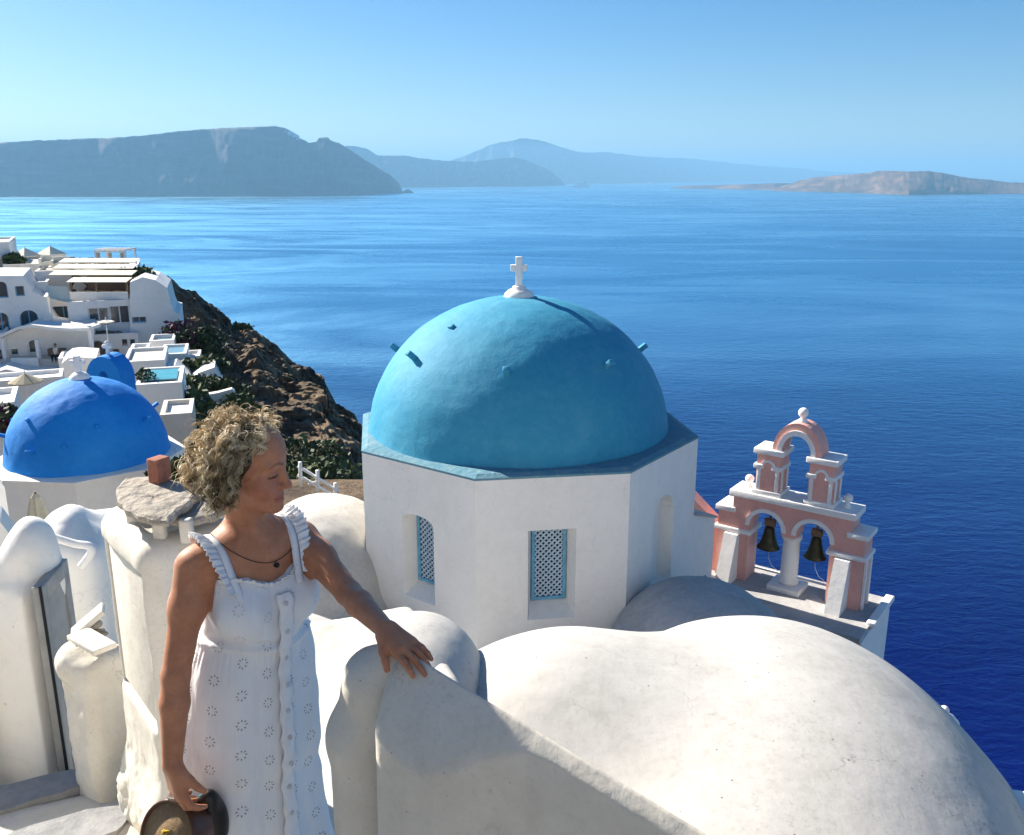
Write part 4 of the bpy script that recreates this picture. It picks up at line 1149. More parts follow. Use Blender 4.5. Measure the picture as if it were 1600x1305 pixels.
house('garden_wall', 'sunlit white garden wall among green shrubs', 'wall', 304, 372, 612, 642, 50, .5, poly=[(303, 645), (307, 622), (316, 618), (340, 614), (362, 608), (366, 611), (372, 628), (360, 634), (320, 645)])
house('low_house', 'white house corner left of the cobalt dome', 'house', -60, 22, 628, 720, 33, 3, [('rect', 2, 12, 652, 668)], base=3)
house('side_house', 'brown walled house behind the right side of the cobalt dome', 'house', 255, 300, 645, 700, 40, 3, mat='cream', base=3)
house('upper_annex', 'white annex with two small windows under the wide windows', 'house', 118, 215, 520, 575, 70.5, 3, [('rect', 190, 199, 530, 541), ('rect', 203, 211, 530, 541)], base=2, frame='trim')
house('stepped_block', 'white stepped block with one door left of the bell arch', 'house', 96, 152, 556, 600, 63, 3, [('arch', 120, 130, 566, 584, 'door')], base=2)
house('tiny_cell', 'tiny white cell with a blue door above the pool', 'house', 205, 232, 545, 568, 62, 2.5, [('rect', 213, 220, 552, 567, 'door')], base=1)
house('corner_store', 'white store with an arched window left of the porch', 'house', -40, 8, 520, 585, 66.5, 4, [('arch', -8, 4, 545, 565)], base=2)
house('cliff_cell', 'small white house perched at the edge of the cliff', 'house', 284, 312, 556, 580, 63, 2.5, [('rect', 292, 298, 564, 572)], base=1.5)
house('lower_cell', 'white cell with a window between dome and garden wall', 'house', 266, 300, 602, 634, 53, 2.5, [('rect', 274, 282, 610, 622)], base=1.5)
house('upper_cell', 'white cell with an arched door below the top parasols', 'house', 36, 74, 440, 470, 74, 3, [('arch', 50, 60, 448, 466, 'door')], base=1)
sr = empty('village_stairs', at(235, 580, 68)); tag(sr, 'narrow white stair climbing beside the glass terrace', 'stairs')
for k in range(10):
    q = at(228 - k * 2.0, 585 - k * 3.2, 68 + k * .35) - Vector(sr.location)
    MB().box(q.x - .5, q.x + .5, q.y, q.y + .36, q.z - .35, q.z).build('step', M['white_far'], sr)
for i, (px_, py_, Y, r, ms, lb) in enumerate((
        (20, 406, 80.5, (.9, .7, .5), ('leaf2',), 'green bush on the wall below the left parasol'),
        (213, 429, 77, (1.4, 1.0, .6), ('leaf2', 'leaf'), 'green bush at the edge of the top terrace'),
        (282, 525, 70, (1.3, 1.0, 1.1), ('bract', 'leaf'), 'purple bougainvillea bush against the tall white house'),
        (300, 540, 69, (1.5, 1.1, 1.5), ('leaf', 'bract'), 'dark bush between bougainvillea and rock face'),
        (322, 540, 69, (1.4, 1.1, 1.6), ('leaf',), 'tall dark bush right of the bougainvillea'),
        (320, 572, 60, (1.6, 1.0, .7), ('leaf', 'leaf2'), 'dark bush above the zigzag wall'),
        (312, 604, 54, (1.9, 1.0, .7), ('leaf', 'leaf2'), 'hedge between the zigzag wall and garden wall'),
        (344, 606, 54, (1.5, 1.0, .55), ('leaf',), 'dark hedge above the right end of the garden wall'),
        (300, 640, 48, (1.4, 1.0, 1.3), ('leaf2', 'leaf'), 'green shrub left of the garden wall'),
        (335, 655, 47, (1.9, 1.1, .8), ('leaf2', 'leaf'), 'green shrub below the garden wall'),
        (375, 640, 50, (1.3, 1.0, .9), ('leaf2',), 'green shrub right of the garden wall'),
        (300, 690, 43, (1.3, 1.0, 1.2), ('leaf', 'leaf2'), 'dark shrub beside the brown walled house'),
        (378, 515, 96, (1.1, 1.0, .7), ('leaf2',), 'sunlit shrub on the cliff edge'),
        (480, 715, 42, (1.7, 1.2, .9), ('leaf', 'leaf2'), 'dark shrub on the cliff above the white railing'),
        (505, 745, 38, (1.5, 1.2, .8), ('leaf2', 'leaf'), 'green shrub beside the white railing'),
        (8, 655, 31, (.8, .6, .5), ('leaf', 'bract'), 'dark bush left of the cobalt dome'),
        (258, 742, 20, (.35, .3, .25), ('leaf',), 'small dark bush behind the stone slab'),
        (285, 735, 20, (.35, .3, .25), ('leaf',), 'small dark bush right of the chapel drum'))):
    shrub('bush', lb, at(px_, py_, Y), r, int(700 * max(r[0], .7)), .09 + .0016 * Y, ms, 'bushes on the slope', seed=i)

# ------------------------------------------------------------------ plaster roofs and walls near the camera
def rotz(a): c, s = math.cos(a), math.sin(a); return [[c, -s, 0], [s, c, 0], [0, 0, 1]]
def lumps(amp, sc, seed=0):
    def f(V, Nn):
        d = fbm(V * sc, 3, seed) * amp + fbm(V * sc * 5, 2, seed + 9) * amp * .22
        return V + Nn * d[:, None]
    return f
# the wide vaulted roof at the lower right
vx = Vox((-1.6, 1.0, -6.2), (4.4, 8.2, -2.3), .045, far=.6)
vx.ell((1.482, 4.443, -4.881), (3.2, 1.933, 2.0), rotz(-1.848), k=.05)
vx.ell((.372, 4.915, -4.988), (1.634, 1.766, 2.181), rotz(-.78), k=.34)
vx.box((1.4, 3.5, -5.6), (2.2, 2.6, .75), rotz(-.28), rad=.3, k=.3)
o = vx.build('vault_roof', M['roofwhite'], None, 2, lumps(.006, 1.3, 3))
tag(o, 'wide sunlit white vaulted roof at the lower right', 'roof')
# vault running up to the church on its left
vx = Vox((-5.2, 11.0, -8.6), (-1.4, 17.2, -5.0), .05, far=.6)
vx.ell((-3.35, 14.6, -6.7), (1.35, 1.9, 1.27), k=.1); vx.box((-3.2, 13.6, -7.6), (1.2, 2.2, .8), rad=.3, k=.3)
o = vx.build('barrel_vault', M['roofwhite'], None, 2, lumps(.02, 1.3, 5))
tag(o, 'cream rounded roof against the left side of the church', 'roof')
vx = Vox((-3.6, 3.4, -5.6), (.6, 7.8, -2.6), .04, far=.6)
vx.cone((-2.5, 6.5, -4.05), (-.75, 5.3, -3.95), .85, .78, k=.1)
vx.box((-1.6, 5.4, -4.8), (1.1, 1.0, .7), rotz(-.5), rad=.3, k=.3)
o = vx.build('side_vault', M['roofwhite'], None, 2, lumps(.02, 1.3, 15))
tag(o, 'cream barrel vault directly behind the arm of the woman', 'roof')
vx = Vox((-1.8, 3.8, -5.0), (.6, 6.4, -2.3), .035, far=.6)
vx.ell((-.62, 4.9, -3.22), (.50, .85, .56), k=.05); vx.box((-.55, 5.0, -4.2), (.55, .8, .8), rad=.3, k=.3)
o = vx.build('small_vault', M['roofwhite'], None, 2, lumps(.008, 2, 6))
tag(o, 'small rounded plaster vault just beyond her outstretched hand', 'roof')
# church forecourt and gully between the roofs
def slab(name, poly, z0, z1, mat, label, cat, kind=None, parent=None):
    m_ = MB(); n = len(poly)
    m_.add([(x, y, z1) for x, y in poly] + [(x, y, z0) for x, y in poly], [tuple(range(n)), tuple(range(2 * n - 1, n - 1, -1))] + [(i, i + n, (i + 1) % n + n, (i + 1) % n) for i in range(n)])
    o = m_.build(name, M[mat], parent); return tag(o, label, cat, kind=kind) if label else o
slab('church_terrace', [(-4.5, 5.5), (2.6, 5.5), (3.3, 10.0), (3.7, 12.2), (3.6, 14.6), (3.4, 17), (-4.5, 17)], -8.9, -7.05, 'greyroof', 'grey cement terrace around the foot of the church', 'terrace', 'structure')
vx = Vox((1.4, 9.6, -8.2), (5.6, 14.4, -5.0), .05, far=.6)
vx.ell((2.9, 12.1, -6.9), (1.2, 1.5, 1.05), rotz(.5), k=.05); vx.box((3.0, 11.9, -7.3), (1.5, 1.4, .7), rotz(-.6), rad=.25, k=.3)
tag(vx.build('apse_roof', M['greyroof'], None, 2, lumps(.02, 1.5, 8)), 'grey rounded apse roof at the foot of the church wall', 'roof')
# blocks that carry the roofs down to the hillside
slab('roof_house', [(-1.0, 2.6), (1.0, 1.2), (3.2, 2.4), (3.3, 5.6), (2.0, 6.6), (-.9, 6.4)], -9.5, -5.2, 'white', 'white house body under the wide vaulted roof', 'house')
slab('vault_house', [(-3.0, 4.2), (-.3, 4.2), (-.3, 6.0), (-1.6, 7.0), (-3.0, 7.2)], -9.9, -4.6, 'white', 'white house body under the side vault', 'house')
# stone lying in the dip between the roofs and a corner wall with a small chimney at the far right
vx = Vox((.8, 6.0, -4.2), (1.8, 7.2, -3.2), .02, far=.3); pz = at(1003, 999, 6.45)
vx.ell((pz.x, pz.y, pz.z - .02), (.12, .09, .045), rotz(.3), k=.02)
tag(vx.build('stone', M['greyroof'], None, 1, lumps(.012, 9, 2)), 'small grey stone in the dip of the roof edge', 'stone')
pz = at(1478, 1122, 9.0)
chm = empty('roof_chimney', (pz.x, pz.y, pz.z - .5)); tag(chm, 'small white chimney cap peeping over the roof edge', 'chimney')
MB().bbox(-.09, .09, -.09, .09, -2.0, .42, .03).build('stack', M['trim'], chm)
MB().lathe([(.13, .42), (.15, .46), (.10, .52), (.05, .55), (.001, .56)], 14).sphere((-.03, 0, .60), .055, 8).build('cap', M['trim'], chm)
MB().add([(.02, -.1, .50), (.26, -.1, .10), (.26, .1, .10), (.02, .1, .50), (.0, -.1, .46), (.22, -.1, .06), (.22, .1, .06), (.0, .1, .46)], [(0, 1, 2, 3), (7, 6, 5, 4), (0, 4, 5, 1), (1, 5, 6, 2), (2, 6, 7, 3), (3, 7, 4, 0)]).build('cap_tile', M['trim'], chm)
slab('lower_house', [(pz.x - .8, 8.4), (pz.x + .4, 8.2), (pz.x + .6, 9.8), (pz.x - .8, 10)], -9, pz.z - 1.3, 'white', 'white lower house hidden behind the vaulted roof', 'house')
pz = at(1600, 1292, 4.4)
vx = Vox((2.0, 3.0, -5.2), (4.4, 5.4, -3.1), .04, far=.6); vx.box((pz.x + .42, pz.y - .3, pz.z - .75), (.62, .55, .8), rotz(-.25), rad=.12, k=.05)
tag(vx.build('corner_wall', M['white'], None, 2, lumps(.01, 2, 4)), 'white corner wall at the right end of the vaulted roof', 'wall')

# ------------------------------------------------------------------ parapet wall under her hand
def parapet():
    C0 = np.array((-.232, 1.842, -1.054)); e1 = np.array((.549, -.35, -.151)); e1 /= np.linalg.norm(e1)
    ef = np.array((-.537, -.843, 0)); ef /= np.linalg.norm(ef)      # towards the camera side
    ss = np.concatenate([np.linspace(-.062, 0, 16), np.linspace(.006, .42, 60), np.linspace(.43, 1.5, 70)])
    rows = []
    dzs = np.concatenate([np.linspace(0, .06, 12)[1:], np.linspace(.07, .34, 32), np.linspace(.37, 1.95, 24)])
    for s in ss:
        q = 1 - (-s / .062) ** 2 if s < 0 else 1.0
        cap = math.sqrt(max(q, 0.0))
        O = np.interp(s, [-.07, 0, .08, .15, .21, .27, .34, .42, 1.5], [.105, .118, .124, .115, .088, .055, .028, .022, .022])
        c = C0 + e1 * s - np.array((0, 0, .055)) * (1 - cap)
        front = []
        for dz in dzs:
            lo = min(1.0, dz / (O * 1.45)); f_ = O * (1 - (1 - lo) ** 1.35) * (1 + .16 * min(1, max(0, dz - .25) / .8))
            front.append(c + ef * (f_ * cap) - np.array((0, 0, dz)))
        back = [c - ef * (.035 * (1 - (1 - min(1, dz / .06)) ** 2) * cap) - np.array((0, 0, dz)) for dz in dzs[::-1]]
        rows.append(back + [c] + front)
    P = np.array(rows)
    nn = fbm(P * 5, 3, 7) * .0028 + fbm(P * 22, 2, 17) * .0008
    P = P + ef * nn[..., None]; P[..., 2] += nn * .5
    return P
wall_ = empty('parapet_wall', (-.2, 1.8, -2.3)); tag(wall_, 'cream parapet wall that the woman leans her hand on', 'wall'); wi_ = Matrix.Translation(-wall_.location)
o = grid_mesh('wall_body', parapet(), M['cream'], wall_, True); o.matrix_parent_inverse = wi_
vx = Vox((-.75, 1.55, -3.0), (.10, 2.35, -.95), .0115, far=.2)
vx.chain([((-.272, 1.900, -1.100), .042), ((-.330, 1.925, -1.165), .070), ((-.358, 1.925, -1.32), .088), ((-.365, 1.92, -3.0), .095)], .04)
vx.chain([((-.268, 1.890, -1.100), .040), ((-.245, 1.875, -1.25), .060), ((-.245, 1.875, -3.0), .075)], .05)
o = vx.build('wall_end', M['cream'], wall_, 2, lumps(.0035, 5, 7)); o.matrix_parent_inverse = wi_

# ------------------------------------------------------------------ steps and paving where she stands
steps = empty('stairs', (-1.2, 2.6, -2.4)); tag(steps, 'cream plastered steps with dark grey inset slabs', 'stairs', kind='structure')
sa = R(22)
def step(i, zt, y0, y1):
    vx = Vox((-3.6, y0 - .75, zt - 1.1), (-.05, y1 + .75, zt + .1), .025, far=.3)
    vx.box((-1.9, (y0 + y1) / 2, zt - .5), (1.65, (y1 - y0) / 2, .5), rotz(sa), rad=.05, k=.02)
    o = vx.build('step', M['cream'], steps, 2, lumps(.010, 3, 20 + i)); o.matrix_parent_inverse = Matrix.Translation(-steps.location)
for i, (zt, y0, y1) in enumerate(((-2.74, 3.28, 4.9), (-2.58, 2.96, 3.42), (-2.43, 2.62, 3.10), (-2.31, 2.20, 2.76), (-2.18, 1.3, 2.34))):
    step(i, zt, y0, y1)
def inset(px, py, z, L, w, rot):
    p = atz(px, py, z); m_ = MB(); n = 24; pts = []
    for k in range(n):
        a = 2 * PI * k / n; c, s = math.cos(a), math.sin(a)
        pts.append((math.copysign(abs(c) ** .75, c) * L, math.copysign(abs(s) ** .8, s) * w))
    cr, sr = math.cos(rot), math.sin(rot)
    P_ = [(p.x + x * cr - y * sr, p.y + x * sr + y * cr) for x, y in pts]
    P_ = [(x + .012 * math.sin(x * 31 + y * 17), y + .012 * math.sin(y * 29)) for x, y in P_]
    m_.add([(x, y, z + .016) for x, y in P_] + [(x, y, z - .03) for x, y in P_], [tuple(range(n))] + [(i, i + n, (i + 1) % n + n, (i + 1) % n) for i in range(n)])
    o = m_.build('slab', M['grey'], steps); o.matrix_parent_inverse = Matrix.Translation(-steps.location)
inset(15, 1247, -2.43, .30, .088, R(24)); inset(95, 1304, -2.31, .24, .080, R(22)); inset(95, 1196, -2.58, .12, .035, R(20))
inset(-190, 1330, -2.31, .28, .09, R(22))
slab('landing', [(-1.2, -1.5), (2.6, -1.5), (2.6, .2), (.8, .9), (-.15, 1.95), (-.30, 2.6), (-.75, 2.9), (-1.2, 2.8)], -3.6, -2.30, 'greyroof', 'grey cement landing under the woman', 'paving', 'structure')
slab('stair_base', [(-4.2, -1.5), (-1.18, -1.5), (-1.18, 4.6), (-4.2, 4.6)], -9.5, -2.95, 'white', 'plastered base under the stairs', 'paving', 'structure')

vx = Vox((-2.05, -1.8, -2.9), (-1.35, 1.95, .9), .035, far=.2)  # out-of-view wall, added to keep the sun off the landing
vx.box((-1.72, .0, -1.0), (.20, 1.70, 1.6), rad=.08, k=.02)
tag(vx.build('shade_wall', M['cream'], None, 2, lumps(.008, 3, 91)), 'unseen plastered wall added left of the stairs to shade the landing', 'wall', kind='structure')

# ------------------------------------------------------------------ chimney pillar with stone slab behind her shoulder
pil = empty('chimney_pillar', (-1.2, 2.85, -2.5)); tag(pil, 'white plastered chimney pillar with recessed panel behind her shoulder', 'chimney')
PI_ = Matrix.Translation((1.2, -2.85, 2.5))
fa = np.array((-1.46, 2.96)); fb = np.array((-1.155, 2.575)); fd = (fb - fa) / np.linalg.norm(fb - fa); fn = np.array((-.78, -.62)); fn = np.array((fd[1], -fd[0])); 
if fn[0] > 0: fn = -fn
pang = math.atan2(fd[1], fd[0])
pm = (fa + fb) / 2 - fn * .17
vx = Vox((-1.8, 2.3, -2.9), (-.75, 3.4, -1.0), .0095, far=.1)
vx.box((pm[0], pm[1], -1.95), (.255, .175, .84), rotz(pang), rad=.075, k=.02)
vx.box((pm[0], pm[1], -2.55), (.28, .20, .45), rotz(pang), rad=.10, k=.15)
cc = (fa + fb) / 2 + fd * .0
vx.box((cc[0] + fn[0] * .0, cc[1] + fn[1] * .0, -1.50), (.205, .034, .285), rotz(pang), rad=.004, k=.004, op='s')
vx.box((pm[0] + .03, pm[1] - .02, -1.05), (.10, .10, .10), rotz(pang), rad=.03, k=.03, op='s')
def rough_low(V, Nn):
    d = fbm(V * 5, 3, 61) * .006 + np.clip((-1.85 - V[:, 2]) * 1.6, 0, 1) * fbm(V * 16, 4, 63) * .022
    return V + Nn * d[:, None]
o = vx.build('pillar', M['cream'], pil, 1, rough_low); o.matrix_parent_inverse = PI_
pan = MB(); 
T = Matrix.Identity(4)
for i in range(2): T[i][0] = fd[i]; T[i][1] = -fn[i]; T[i][3] = cc[i] - fn[i] * .012
T[2][3] = -1.50
pan.bbox(-.190, .190, .0, .03, -.270, .270, .006).xf(T); o = pan.build('panel', M['cream'], pil); o.matrix_parent_inverse = PI_
def poly_slab(name, pts, z, th, mat, parent, inv, tilt=(0, 0)):
    P_ = [atz(x, y, z) for x, y in pts]; n = len(P_); c0 = sum(P_, Vector()) / n; V = []
    # refine and roughen the edge
    Q = []
    for i in range(n):
        a, b = P_[i], P_[(i + 1) % n]
        for k in range(6):
            q = a.lerp(b, k / 6); j = mnoise.noise(q * 22) * .012; d_ = (q - c0).normalized(); Q.append(q + d_ * j)
    n = len(Q); zt_ = lambda q: z + (q.x - c0.x) * tilt[0] + (q.y - c0.y) * tilt[1]
    m_ = MB(); rings = []
    for s, dz in ((0, 0), (.5, .004), (.93, .0), (1.0, -.006), (1.01, -th * .6), (.98, -th)):
        rings.append([(c0.x + (q.x - c0.x) * s, c0.y + (q.y - c0.y) * s, zt_(c0.lerp(q, s)) + dz + mnoise.noise(Vector((q.x * 9, q.y * 9, s * 3))) * .004) for q in Q])
    vs_ = [v for r_ in rings for v in r_]; fs = [(k * n + i, k * n + (i + 1) % n, (k + 1) * n + (i + 1) % n, (k + 1) * n + i) for k in range(5) for i in range(n)]
    fs.append(tuple(range(6 * n - 1, 5 * n - 1, -1)))
    m_.add(vs_, fs, False); o = m_.build(name, M[mat], parent, True)
    if inv is not None: o.matrix_parent_inverse = inv
    return o
M['slate'] = plaster('grey_stone', (.36, .32, .27), (.27, .24, .20), 5.0, bs=.6, stain=((.20, .18, .16), .5))
M['brick'] = flat('red_brick', (.33, .13, .085), .9, var=.3, scale=30, bs=.5)
for i, (pts, z, tl) in enumerate((([(181, 772), (183, 757), (197, 745), (240, 741), (282, 752), (312, 766), (300, 782), (276, 797), (262, 811), (238, 809), (206, 800), (190, 790)], -1.015, (.0, .0)),
                                  ([(262, 806), (290, 788), (316, 768), (352, 770), (356, 790), (330, 805), (300, 808)], -1.045, (.05, .05)))):
    so = empty('stone_slab'); so.name = 'stone_slab'
    tag(so, ['flat grey stone slab capping the chimney pillar', 'darker broken stone slab tucked under the flat slab'][i], 'slab', 'stone slabs on the chimney')
    so.location = atz(pts[0][0], pts[0][1], z)
    poly_slab('stone', pts, z, .026, 'slate', so, Matrix.Translation(-so.location), tl)
sp_ = empty('support_stone', at(250, 815, 2.75)); tag(sp_, 'small plaster stones propping up the slab', 'stones')
for px_, py_, Y in ((208, 800, 2.82), (248, 812, 2.68), (290, 812, 2.66)):
    p = at(px_, py_, Y); o = MB().bbox(p.x - .020, p.x + .020, p.y - .018, p.y + .018, -1.125, -1.044, .008).build('stone', M['cream'], sp_); o.matrix_parent_inverse = Matrix.Translation(-sp_.location)
p = atz(250, 752, -1.012); br = empty('brick', p, R(-28)); tag(br, 'single red brick standing on the stone slab', 'brick')
MB().bbox(-.022, .028, -.03, .03, .0, .086, .004).build('brick_body', M['brick'], br)

# ------------------------------------------------------------------ gate, rail and small walls at the left edge
gp = empty('gate_post', at(50, 1205, 3.45)); tag(gp, 'white plastered gate post at the left edge', 'gate post'); gi = Matrix.Translation(-gp.location)
vx = Vox((-2.75, 2.9, -3.2), (-1.55, 4.6, -1.2), .022, far=.3)
a_ = at(62, 960, 3.5)
vx.box((a_.x - .16, 3.62, -2.3), (.17, .14, .62), rotz(R(-14)), rad=.025, k=.02)
vx.box((a_.x - .44, 3.55, -2.45), (.18, .15, .62), rotz(R(-14)), rad=.03, k=.03)
vx.ell((a_.x - .08, 3.66, -1.60), (.10, .15, .17), rotz(.2), k=.08)
vx.cone((a_.x - .10, 3.62, -1.62), (a_.x - .50, 3.55, -1.92), .09, .09, k=.08)
o = vx.build('post', M['white'], gp, 2, lumps(.008, 4, 71)); o.matrix_parent_inverse = gi
# grey door leaf standing open
h0 = at(66, 918, 3.42); h1 = at(112, 918, 3.72); dv = Vector((h1.x - h0.x, h1.y - h0.y, 0)); dw = dv.length; dr = math.atan2(dv.y, dv.x)
door = empty('gate_door', (h0.x, h0.y, -2.60), dr); tag(door, 'grey wooden gate door standing open beside the post', 'door')
M['greywood'] = flat('grey_painted_wood', (.30, .30, .29), .65, var=.15, scale=9)
dh = h0.z + 2.60
MB().box(.05, dw - .05, .012, .03, .05, dh - .05).build('door_panel', M['greywood'], door)
for x0_, x1_, z0_, z1_, nm in ((0, .052, 0, dh, 'stile'), (dw - .052, dw, 0, dh, 'stile'), (.053, dw - .053, dh - .07, dh, 'rail'), (.053, dw - .053, 0, .09, 'rail'), (.053, dw - .053, dh * .48, dh * .48 + .07, 'rail')):
    MB().bbox(x0_, x1_, .0, .045, z0_, z1_, .005).build(nm, M['greywood'], door)
MB().bbox(-.012, -.003, .0, .012, -.05, dh + .01, .003).build('door_jamb', M['dark'], door)
MB().tube([(dw - .09, -.005, dh * .55), (dw - .09, -.04, dh * .55), (dw - .09, -.04, dh * .45), (dw - .09, -.005, dh * .45)], .007, 6).build('handle', M['dark'], door)
# shaded arch wall behind with a white hand rail
vx = Vox((-3.2, 4.2, -3.6), (-1.4, 5.8, -1.2), .03, far=.3)
a_ = at(118, 900, 4.8)
vx.box((a_.x, 4.95, -2.75), (.16, .35, .75), rotz(R(12)), rad=.10, k=.03); vx.ell((a_.x - .06, 4.9, -2.06), (.13, .30, .20), rotz(.2), k=.1); vx.cone((a_.x - .1, 4.9, -2.05), (a_.x + .28, 5.0, -2.45), .12, .12, k=.1)
tag(vx.build('stair_wall', M['white'], None, 2, lumps(.008, 4, 73)), 'shaded white stair wall with rounded top behind the gate', 'wall')
hr = empty('hand_rail', at(100, 850, 4.5)); tag(hr, 'curved white hand rail at the head of the stairs', 'hand rail'); hi = Matrix.Translation(-hr.location)
def rail(pts, Y, r, nm):
    P_ = [at(x, y, Y + .0) for x, y in pts]; S = []
    for i in range(len(P_) - 1):
        p0, p1, p2, p3 = P_[max(i - 1, 0)], P_[i], P_[i + 1], P_[min(i + 2, len(P_) - 1)]
        for k in range(6):
            t = k / 6; S.append(.5 * ((2 * p1) + (-p0 + p2) * t + (2 * p0 - 5 * p1 + 4 * p2 - p3) * t * t + (-p0 + 3 * p1 - 3 * p2 + p3) * t ** 3))
    S.append(P_[-1]); o = MB().tube(S, r, 10).build(nm, M['trim'], hr); o.matrix_parent_inverse = hi
rail([(28, 848), (50, 836), (72, 836), (90, 842), (118, 850), (138, 853), (143, 862), (136, 874), (127, 885)], 4.45, .022, 'rail')
rail([(72, 836), (74, 880), (78, 930)], 4.45, .016, 'rail_post')
# closed parasol
p = at(64, 835, 14.0); pu = empty('closed_parasol', (p.x, p.y, p.z - 1.2)); tag(pu, 'closed beige parasol in front of the chapel drum', 'parasol')
m_ = MB(); n = 16; prof = [(.03, 1.92), (.07, 1.86), (.12, 1.6), (.19, 1.3), (.24, 1.15), (.20, 1.13)]
m_.add([(r_ * (1 + .28 * (k % 2)) * math.cos(2 * PI * k / n), r_ * (1 + .28 * (k % 2)) * math.sin(2 * PI * k / n), z) for r_, z in prof for k in range(n)], [(i * n + k, i * n + (k + 1) % n, (i + 1) * n + (k + 1) % n, (i + 1) * n + k) for i in range(len(prof) - 1) for k in range(n)] + [tuple(range(n))])
m_.build('folded_canopy', M['beige'], pu); MB().tube([(0, 0, -1), (0, 0, 1.95)], .025, 8).build('pole', M['wood'], pu)
# low wall with a slanting coping and a rubble hole, between gate and pillar
lw = empty('low_wall', (-1.75, 3.1, -2.5)); tag(lw, 'low white rubble wall with slanted coping between gate and pillar', 'wall'); li = Matrix.Translation(-lw.location)
vx = Vox((-2.1, 2.7, -2.9), (-1.3, 3.7, -1.4), .018, far=.3)
a_ = at(135, 1080, 3.15)
vx.box((a_.x + .02, 3.22, -2.30), (.12, .11, .48), rotz(R(-40)), rad=.05, k=.03); vx.ell((a_.x - .04, 3.2, -1.86), (.08, .09, .08), k=.06)
o = vx.build('wall_body', M['cream'], lw, 2, lumps(.012, 7, 77)); o.matrix_parent_inverse = li
c0 = at(113, 992, 3.25); c1 = at(162, 950, 3.3); c2 = at(170, 1010, 3.12)
for a, b, nm in ((c0, c1, 'coping'), (at(122, 990, 3.2), at(165, 1015, 3.05), 'coping')):
    d_ = (b - a); q_ = d_.to_track_quat('X', 'Z').to_matrix().to_4x4()
    o = MB().bbox(0, d_.length, -.045, .045, -.011, .011, .004).xf(Matrix.Translation(a) @ q_).build(nm, M['cream'], lw); o.matrix_parent_inverse = li
random.seed(8)
for i in range(9):
    p = at(random.uniform(138, 165), random.uniform(972, 1003), random.uniform(3.28, 3.34)); r_ = random.uniform(.014, .026)
    m_ = MB().sphere((0, 0, 0), r_, 6, (1.2, 1, .7)); o = m_.build('rubble', M['slate'], lw); o.matrix_parent_inverse = li @ Matrix.Translation(p)
# white houses below, between gate and chapel
house('stair_house_wall', 'shaded white wall below the chapel at the left edge', 'wall', -80, 36, 862, 960, 9.0, .5, poly=[(-80, 1000), (-80, 770), (0, 815), (22, 845), (48, 880), (70, 905), (70, 1000)], mat='white')
house('vault_end', 'low white wall under the chapel beside the pillar', 'wall', 60, 330, 878, 1000, 12.0, 3.0, mat='white', base=2)
# white railing on the slope right of her face
rl = empty('white_railing', at(505, 768, 24)); tag(rl, 'white wooden railing on the slope right of her face', 'railing'); ri = Matrix.Translation(-rl.location)
for px_, t, b in ((470, 722, 760), (497, 735, 775), (525, 755, 790)):
    q0 = at(px_, b, 24); q1 = at(px_ - 1, t, 24); o = MB().tube([q0, q1], .06, 6).build('post', M['trim'], rl); o.matrix_parent_inverse = ri
for o0, o1 in (((465, 728), (530, 768)), ((465, 742), (530, 780)), ((498, 752), (482, 757))):
    o = MB().tube([at(*o0, 24), at(*o1, 24)], .045, 6).build('rail', M['trim'], rl); o.matrix_parent_inverse = ri
slab('slope_terrace', [(-8.5, 20.5), (-3.6, 20.5), (-3.4, 26), (-8.5, 26)], -14, at(500, 785, 24).z, 'cliff', 'small earth terrace behind the white railing', 'terrace', 'structure')

# ------------------------------------------------------------------ the woman
def V3(*a): return np.array(a, np.float64)
def nrm(v): v = np.asarray(v, float); return v / np.linalg.norm(v)
woman = empty('person', (-.70, 2.20, -2.30)); tag(woman, 'woman in white eyelet dress with curly blonde hair looking out to sea', 'person')
WI = Matrix.Translation(-woman.location)
def wpart(o): o.matrix_parent_inverse = WI; return o

# --- frames
TF = nrm((.70, -.714, 0)); TL = V3(-TF[1], TF[0], 0)              # torso front, torso left
NB = V3(-.690, 2.225, -.905)                                      # base of the neck
HC = V3(-.682, 2.205, -.712)                                      # skull centre
HF = nrm((.985, -.10, -.10)); HL = nrm(np.cross((.02, .02, 1), HF)); HU = np.cross(HF, HL)
def H(f, l, u): return HC + HF * f + HL * l + HU * u
HR = [[HF[i], HL[i], HU[i]] for i in range(3)]
TR = [[TF[i], TL[i], (0, 0, 1)[i]] for i in range(3)]
def axis(z):                                                       # body axis, hips a little to her right
    t = np.clip((z + .95) / (-1.50 + .95), 0, 1.4)
    return V3(-.690 - .035 * t, 2.212 + .0 * t, z)
def Tp(f, l, z): return axis(z) + TF * f + TL * l
SR, SL = V3(-.812, 2.110, -.958), V3(-.580, 2.300, -.962)
ER, WR = V3(-.850, 2.02, -1.215), V3(-.856, 1.955, -1.425)
EL, WL = V3(-.421, 2.115, -1.036), V3(-.300, 1.908, -1.026)

def torso(vx, g=0.0, k=.05, legs=True):
    E = lambda c, r, kk=k: vx.ell(c, tuple(np.array(r) + g), TR, k=kk)
    E(Tp(-.01, 0, -1.03), (.098, .142, .145)); E(Tp(-.012, 0, -1.20), (.100, .138, .14)); E(Tp(-.012, 0, -1.34), (.118, .165, .15)); E(Tp(-.02, 0, -1.46), (.128, .178, .13))
    vx.cone(SR + TL * .04 + V3(0, 0, .004), SL - TL * .04 + V3(0, 0, .004), .045 + g, .045 + g, k)       # shoulder yoke
    vx.cone(NB + V3(0, 0, -.05), Tp(-.01, 0, -1.02), .075 + g, .085 + g, .07)
    for s in (-1, 1):
        E(Tp(.078, s * .070, -1.085), (.062, .068, .068), .04)                                      # bust
        E(Tp(-.075, s * .075, -1.47), (.085, .085, .10), .05)

